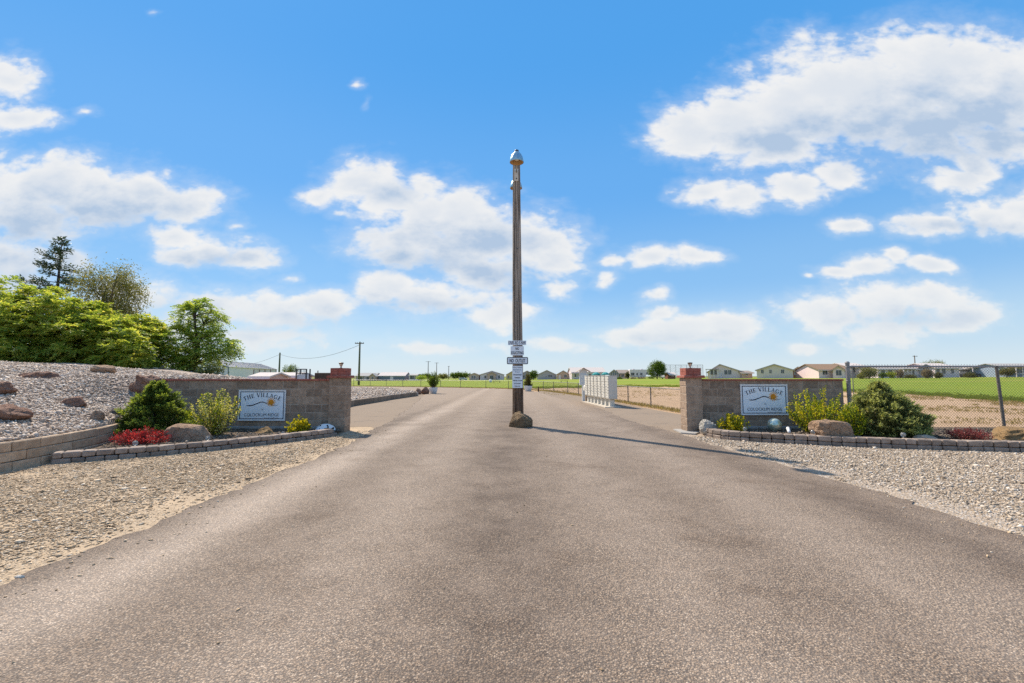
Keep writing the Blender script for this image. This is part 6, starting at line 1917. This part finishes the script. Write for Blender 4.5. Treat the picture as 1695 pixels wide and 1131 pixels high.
for i, (a, b, tp, mt, lab) in enumerate([(1453, 1467, 616, LEAF_MID, 'yellow green shrub at the left end of the long white house'), (1466, 1482, 614.5, LEAF_VGREEN, 'bright shrub in front of the left windows of the long white house'), (1483, 1496, 611.5, LEAF_PINKGREY, 'tall dusty pink shrub in front of the long white house porch'), (1497, 1518, 621, LEAF_DARKB, 'low clipped hedge along the foot of the long white house')]):
    bushy('bush', lab, a, b, tp, 627, 112, mt, 60, (.2, .1), group='shrubs along the long white house')
bushy('tree', 'treetop showing above the roofs right of the far utility pole', 1524, 1562, 598, 612, 145, LEAF_OLIVE, 110, (.3, .14), 'tree', .2)
bushy('bush', 'dark shrub beside the open carport', 1596, 1614, 617, 627, 108, LEAF_DARKB, 60, (.2, .1), group='bushes beside the houses')

# travel trailer, cars, umbrellas, backstop
def rv():
    D = 200; x0, x1 = XP(1042, D), XP(1076, D); w = x1-x0; c = (x0+x1)/2; gz = float(terrain(c, D))
    zt = EYE+(HORIZON-612)*D/F_PX-gz
    t = thing('travel_trailer', 'white travel trailer with a sloped nose and dark windows, left of the full rounded tree', 'trailer', (c, D, gz))
    RVW = paint('trailer_white', (0.802, 0.675, 0.683))
    m = MB().prism([(-w/2, .7), (w/2-2.2, .7), (w/2-2.0, 1.6), (w/2-.1, 1.75), (w/2, 2.4), (w/2-.6, zt-.15), (w/2-1.4, zt), (-w/2+.2, zt), (-w/2, zt-.15)], 'y', 0, 2.5)
    m.build('body', RVW, t)
    for (x, z, ww, hh) in ((-w*.36, 2.1, 1.5, 1.3), (-w*.14, 2.1, .7, 1.1), (w*.06, 2.1, 1.0, 1.1), (w*.33, 2.5, .9, .6)): window(t, x, z, ww, hh, 0)
    MB().box(-w/2+.1, w/2-2.4, -.015, -.002, 1.05, 1.2).build('stripe', flat('trailer_stripe', (.20, .13, .10), .5), t)
    MB().box(-w*.05-.35, -w*.05+.35, -.03, -.002, .75, 2.6).build('door', RVW, t)
    for xx in (-w*.08, w*.06):
        MB().tube([(xx-.0, .0, .38), (xx, .26, .38)], .38, 16).build('wheel', BLACKPL, t, math.radians(40))
    for xx in (-w*.28, w*.12): MB().box(xx-.4, xx+.4, .9, 1.6, zt+.003, zt+.28).build('roof_unit', RVW, t)
rv()
def car(label, px, D, col, rz=0., group='cars parked by the far houses'):
    x = XP(px, D); gz = float(terrain(x, D))
    t = thing('parked_car', label, 'car', (x, D, gz), rz, group)
    body = paint('car_paint', col)
    prof = [(-2.2, .35), (2.2, .35), (2.25, .75), (2.05, .92), (1.1, 1.0), (.55, 1.52), (-1.5, 1.55), (-2.05, 1.0), (-2.25, .85)]
    MB().prism(prof, 'y', -.9, .9).build('body', body, t)
    m = MB()
    for s in (-.903, .903):
        lo, hi = sorted((s, s*1.006))
        m.prism([(-1.85, 1.02), (.85, 1.02), (.45, 1.42), (-1.42, 1.45)], 'y', lo, hi)
    m.build('window', PANE, t)
    for xx in (-1.4, 1.4):
        for yy in (-.86, .86):
            w_ = MB().tube([(xx, yy-.11, .34), (xx, yy+.11, .34)], .34, 18).build('wheel', BLACKPL, t, math.radians(40))
            MB().tube([(xx, yy-.12, .34), (xx, yy+.12, .34)], .2, 12).build('rim', GALV, w_)
    for yy in (-.62, .62):
        MB().cbox(2.235, yy, .78, .05, .3, .12).build('headlight', WARMGL, t)
        MB().cbox(-2.24, yy, .86, .05, .25, .14).build('tail_light', flat('tail_red', (.4, .02, .02), .3), t)
car('white car with dark windows in front of the long horizon hedge', 767, 230, (.6, .6, .6))
car('silver car beside the full rounded tree, left of the right gate pillar', 1103, 165, (.55, .57, .6), .5)
car('dark car under the open carport behind the wire fence', 1603, 119, (.05, .055, .06))
def umbrella(px0, px1, pyt, pyb, D, label):
    x = XP((px0+px1)/2, D); gz = float(terrain(x, D)); r = (px1-px0)/2*D/F_PX
    zt = EYE+(HORIZON-pyt)*D/F_PX-gz
    t = thing('patio_umbrella', label, 'umbrella', (x, D, gz), 0, 'teal patio umbrellas behind the mailboxes')
    TE = flat('teal_canvas', (.03, .30, .30), .8)
    MB().lathe([(r, zt-1.0), (r*.8, zt-.6), (r*.4, zt-.18), (.03, zt)], 8).build('canopy', TE, t)
    m = MB()
    for k in range(8):
        a = k*math.pi/4
        m.add([(math.cos(a-.39)*r, math.sin(a-.39)*r, zt-1.0), (math.cos(a+.39)*r, math.sin(a+.39)*r, zt-1.0), (math.cos(a+.39)*r, math.sin(a+.39)*r, zt-1.25), (math.cos(a-.39)*r, math.sin(a-.39)*r, zt-1.25)], [(0, 1, 2, 3)])
    m.build('valance', TE, t)
    MB().tube([(0, 0, 0), (0, 0, zt)], .035, 8).build('pole', GALV, t)
    MB().lathe([(.3, 0), (.28, .08), (.05, .12)], 16).build('base', BLACKPL, t)
umbrella(979.5, 993.5, 616.2, 624, 190, 'teal patio umbrella above the left end of the mailbox row')
umbrella(995, 1008.5, 616.0, 624, 188, 'teal patio umbrella above the right end of the mailbox row')
house('small red brown outbuilding with a pale roof, left of the right gate pillar', 1108, 1117, 620.4, 617.2, 158, 5, 'x', W_REDB, ROOF_PALE, [(.5, 1.4, .8, .8)], name='shed', cat='shed')
def backstop():
    D = 176; x0, x1 = XP(1100, D), XP(1163, D); c = (x0+x1)/2; gz = float(terrain(c, D)); zt = EYE+(HORIZON-604.3)*D/F_PX-gz
    t = thing('backstop_fence', 'tall netted backstop fence standing behind the right gate pillar', 'fence', (c, D, gz))
    n = 8
    for k in range(n):
        xx = x0-c+(x1-x0)*k/(n-1)
        MB().tube([(xx, 0, -.3), (xx, 0, zt)], .06, 8).build('post', RAIL, t)
    MB().tube([(x0-c, 0, zt), (x1-c, 0, zt)], .05, 6).build('top_rail', RAIL, t)
    m = MB(); fence_wires(m, [(x0-c, .1, 0), (x1-c, .1, 0)], zt, .30, .010); tag(m.build('netting', WIRE, t), kind='stuff')
backstop()

# lawn furniture
def bench(px, py, D, label):
    x = XP(px, D); gz = float(terrain(x, D))
    t = thing('lawn_bench', label, 'bench', (x, D, gz+.03), 0, 'low dark benches on the lawn')
    DKW = flat('dark_wood', (.05, .04, .035), .7)
    w = 1.7
    MB().box(-w/2, w/2, -.2, .2, .40, .46).build('seat', DKW, t)
    for xx in (-w*.4, w*.4): MB().box(xx-.05, xx+.05, -.17, .17, -.05, .398).build('leg', DKW, t)
bench(822.5, 631, 100, 'low dark bench on the lawn in front of the white house with brown gable')
bench(933.5, 632, 98, 'low dark bench on the lawn in front of the tan gabled house')

# ------------------------------------------------------------------ utility poles and line
POLEDARK = pmat('utility_pole_wood', (.10, .075, .055), (.17, .13, .10), 6, .9, 30, .4, .02, stretch=(5, 5, .5))
POLEGREEN = pmat('treated_pole_wood', (.10, .11, .06), (.16, .16, .09), 6, .9, 30, .4, .02, stretch=(5, 5, .5))
def utility_pole(px, pyt, D, label, arm=1.2, mat=POLEDARK, r=.14, tee=True):
    x = XP(px, D); gz = float(terrain(x, D)); h = EYE+(HORIZON-pyt)*D/F_PX-gz
    t = thing('utility_pole', label, 'utility pole', (x, D, gz), 0, 'utility poles')
    MB().tube([(0, 0, -.5), (0, 0, h)], [r*1.15, r*.8], 10).build('shaft', mat, t, True)
    if tee:
        MB().box(-arm, arm, -r-.1, -r+.02, h-.35, h-.22).build('crossarm', POLEDARK, t)
        for k in (-.92, -.5, .5, .92):
            MB().lathe([(.04, h-.22), (.06, h-.17), (.05, h-.1), (.0, h-.08)], 8, (k*arm, -r-.04, 0)).build('insulator', flat('insulator', (.25, .27, .28), .3), t, True)
    return (x, D, gz+h)
a1 = utility_pole(595, 566, 74, 'near utility pole with a crossarm, behind the left gate pillar', .75, POLEGREEN, .16)
a0 = utility_pole(463, 584, 105, 'plain green utility pole rising behind the wall above the shed roofs', .7, POLEGREEN, .2, False)
utility_pole(709, 598.2, 240, 'tall utility pole with a crossarm above the bush left of the spiky planter', 1.35, r=.2)
utility_pole(723, 600.4, 268, 'utility pole with a crossarm rising behind the spiky planter', 1.3, r=.2)
utility_pole(743, 606.2, 300, 'shorter utility pole right of the spiky planter', .7, r=.22)
utility_pole(759, 614.5, 380, 'tiny distant utility pole above the left half of the horizon hedge', .9, r=.2)
utility_pole(771, 615, 400, 'tiny distant utility pole above the right half of the horizon hedge', .5, r=.2)
utility_pole(1514, 588.8, 150, 'far utility pole above the roofs behind the wire fence', .8, r=.16)
def line(p, q, sag, label):
    c = [(p[i]+q[i])/2 for i in range(3)]
    pts = [(p[0]+(q[0]-p[0])*f-c[0], p[1]+(q[1]-p[1])*f-c[1], p[2]+(q[2]-p[2])*f-c[2]-sag*4*f*(1-f)) for f in np.linspace(0, 1, 20)]
    tag(MB().tube(pts, .028, 5).build('power_line', flat('cable', (.05, .05, .05), .6), None, True, c), label, 'power line', 'power lines on the left')
line((a1[0], a1[1], a1[2]-.5), (a0[0], a0[1], a0[2]-.4), 1.6, 'thin sagging power line between the plain green pole and the near utility pole')
line((a0[0], a0[1], a0[2]-.4), (XP(380, 135), 135, 4.9), 1.0, 'thin power line dropping from the plain green pole towards the white barn')
# dish on the mast behind the right wall
x = XP(1347, 126); gz = float(terrain(x, 126))
t = thing('satellite_dish', 'small dark satellite dish on a thin mast right of the red brown house', 'satellite dish', (x, 126, gz))
zt = EYE+(HORIZON-607.5)*126/F_PX-gz
MB().tube([(0, 0, -.2), (0, 0, zt)], .035, 8).build('mast', STEEL_DARK, t)
MB().lathe([(0, 0), (.25, .04), (.42, .13), (.43, .15), (.25, .07), (0, .03)], 16).build('dish', STEEL_DARK, t, True, (0, -.05, zt), (math.radians(-60), 0, .5))

# ------------------------------------------------------------------ rough grass and weeds
def tufts(name, xy, mat, h, n=7, w=.02):
    k = len(xy)
    z = terrain(xy[:, 0], xy[:, 1])
    C = np.repeat(np.concatenate([xy, z[:, None]+.02], 1), n, 0)
    C[:, :2] += rng.normal(0, .06, (k*n, 2))
    A = np.concatenate([rng.normal(0, .45, (k*n, 2)), np.ones((k*n, 1))], 1)
    V, Fq = leaf_quads(C, A, h*rng.uniform(.5, 1.3, k*n), w*rng.uniform(.7, 1.4, k*n))
    tag(link(name, np_mesh(name, V, Fq, mat)), kind='stuff')
GRASS = leafmat('grass_blade', [(0, (.10, .15, .015)), (.6, (.19, .23, .03)), (1, (.34, .31, .08))], .45)
DRYGRASS = leafmat('dry_grass_blade', [(0, (.22, .16, .06)), (.6, (.38, .29, .13)), (1, (.50, .42, .24))], .35)
near_px = np.array([880, 950, 1020, 1120, 1250, 1410, 1500, 1600, 1695, 1850], float)
near_y = np.array([52, 55, 60, 58, 50, 41, 35, 28, 24, 20], float)
px = rng.uniform(880, 1850, 9000); yy = np.interp(px, near_px, near_y)*(1+.02*np.sin(px*.11)+.012*np.sin(px*.31))
yy = yy*(1+np.abs(rng.normal(0, .10, 9000))-.03)
tufts('grass', np.stack([(px-CX)/F_PX*yy, yy], -1), GRASS, .10, 7, .03)
px = rng.uniform(900, 1850, 5000); yy = np.interp(px, near_px, near_y)*(.42+.56*rng.uniform(0, 1, 5000)**.6)
q = np.stack([(px-CX)/F_PX*yy, yy], -1)
q = q[(yy > 13) & (fbm2(q[:, 0], q[:, 1], .35, 4) > .25)]
tufts('dry_weeds', q, DRYGRASS, .10, 8, .02)
fp = np.array(FENCE_PATH); seg = rng.integers(0, len(fp)-1, 2600); f = rng.uniform(0, 1, (2600, 1))
q = fp[seg]*(1-f)+fp[seg+1]*f+rng.normal(0, .16, (2600, 2))
tufts('dry_weeds', q, DRYGRASS, .15, 6, .02)
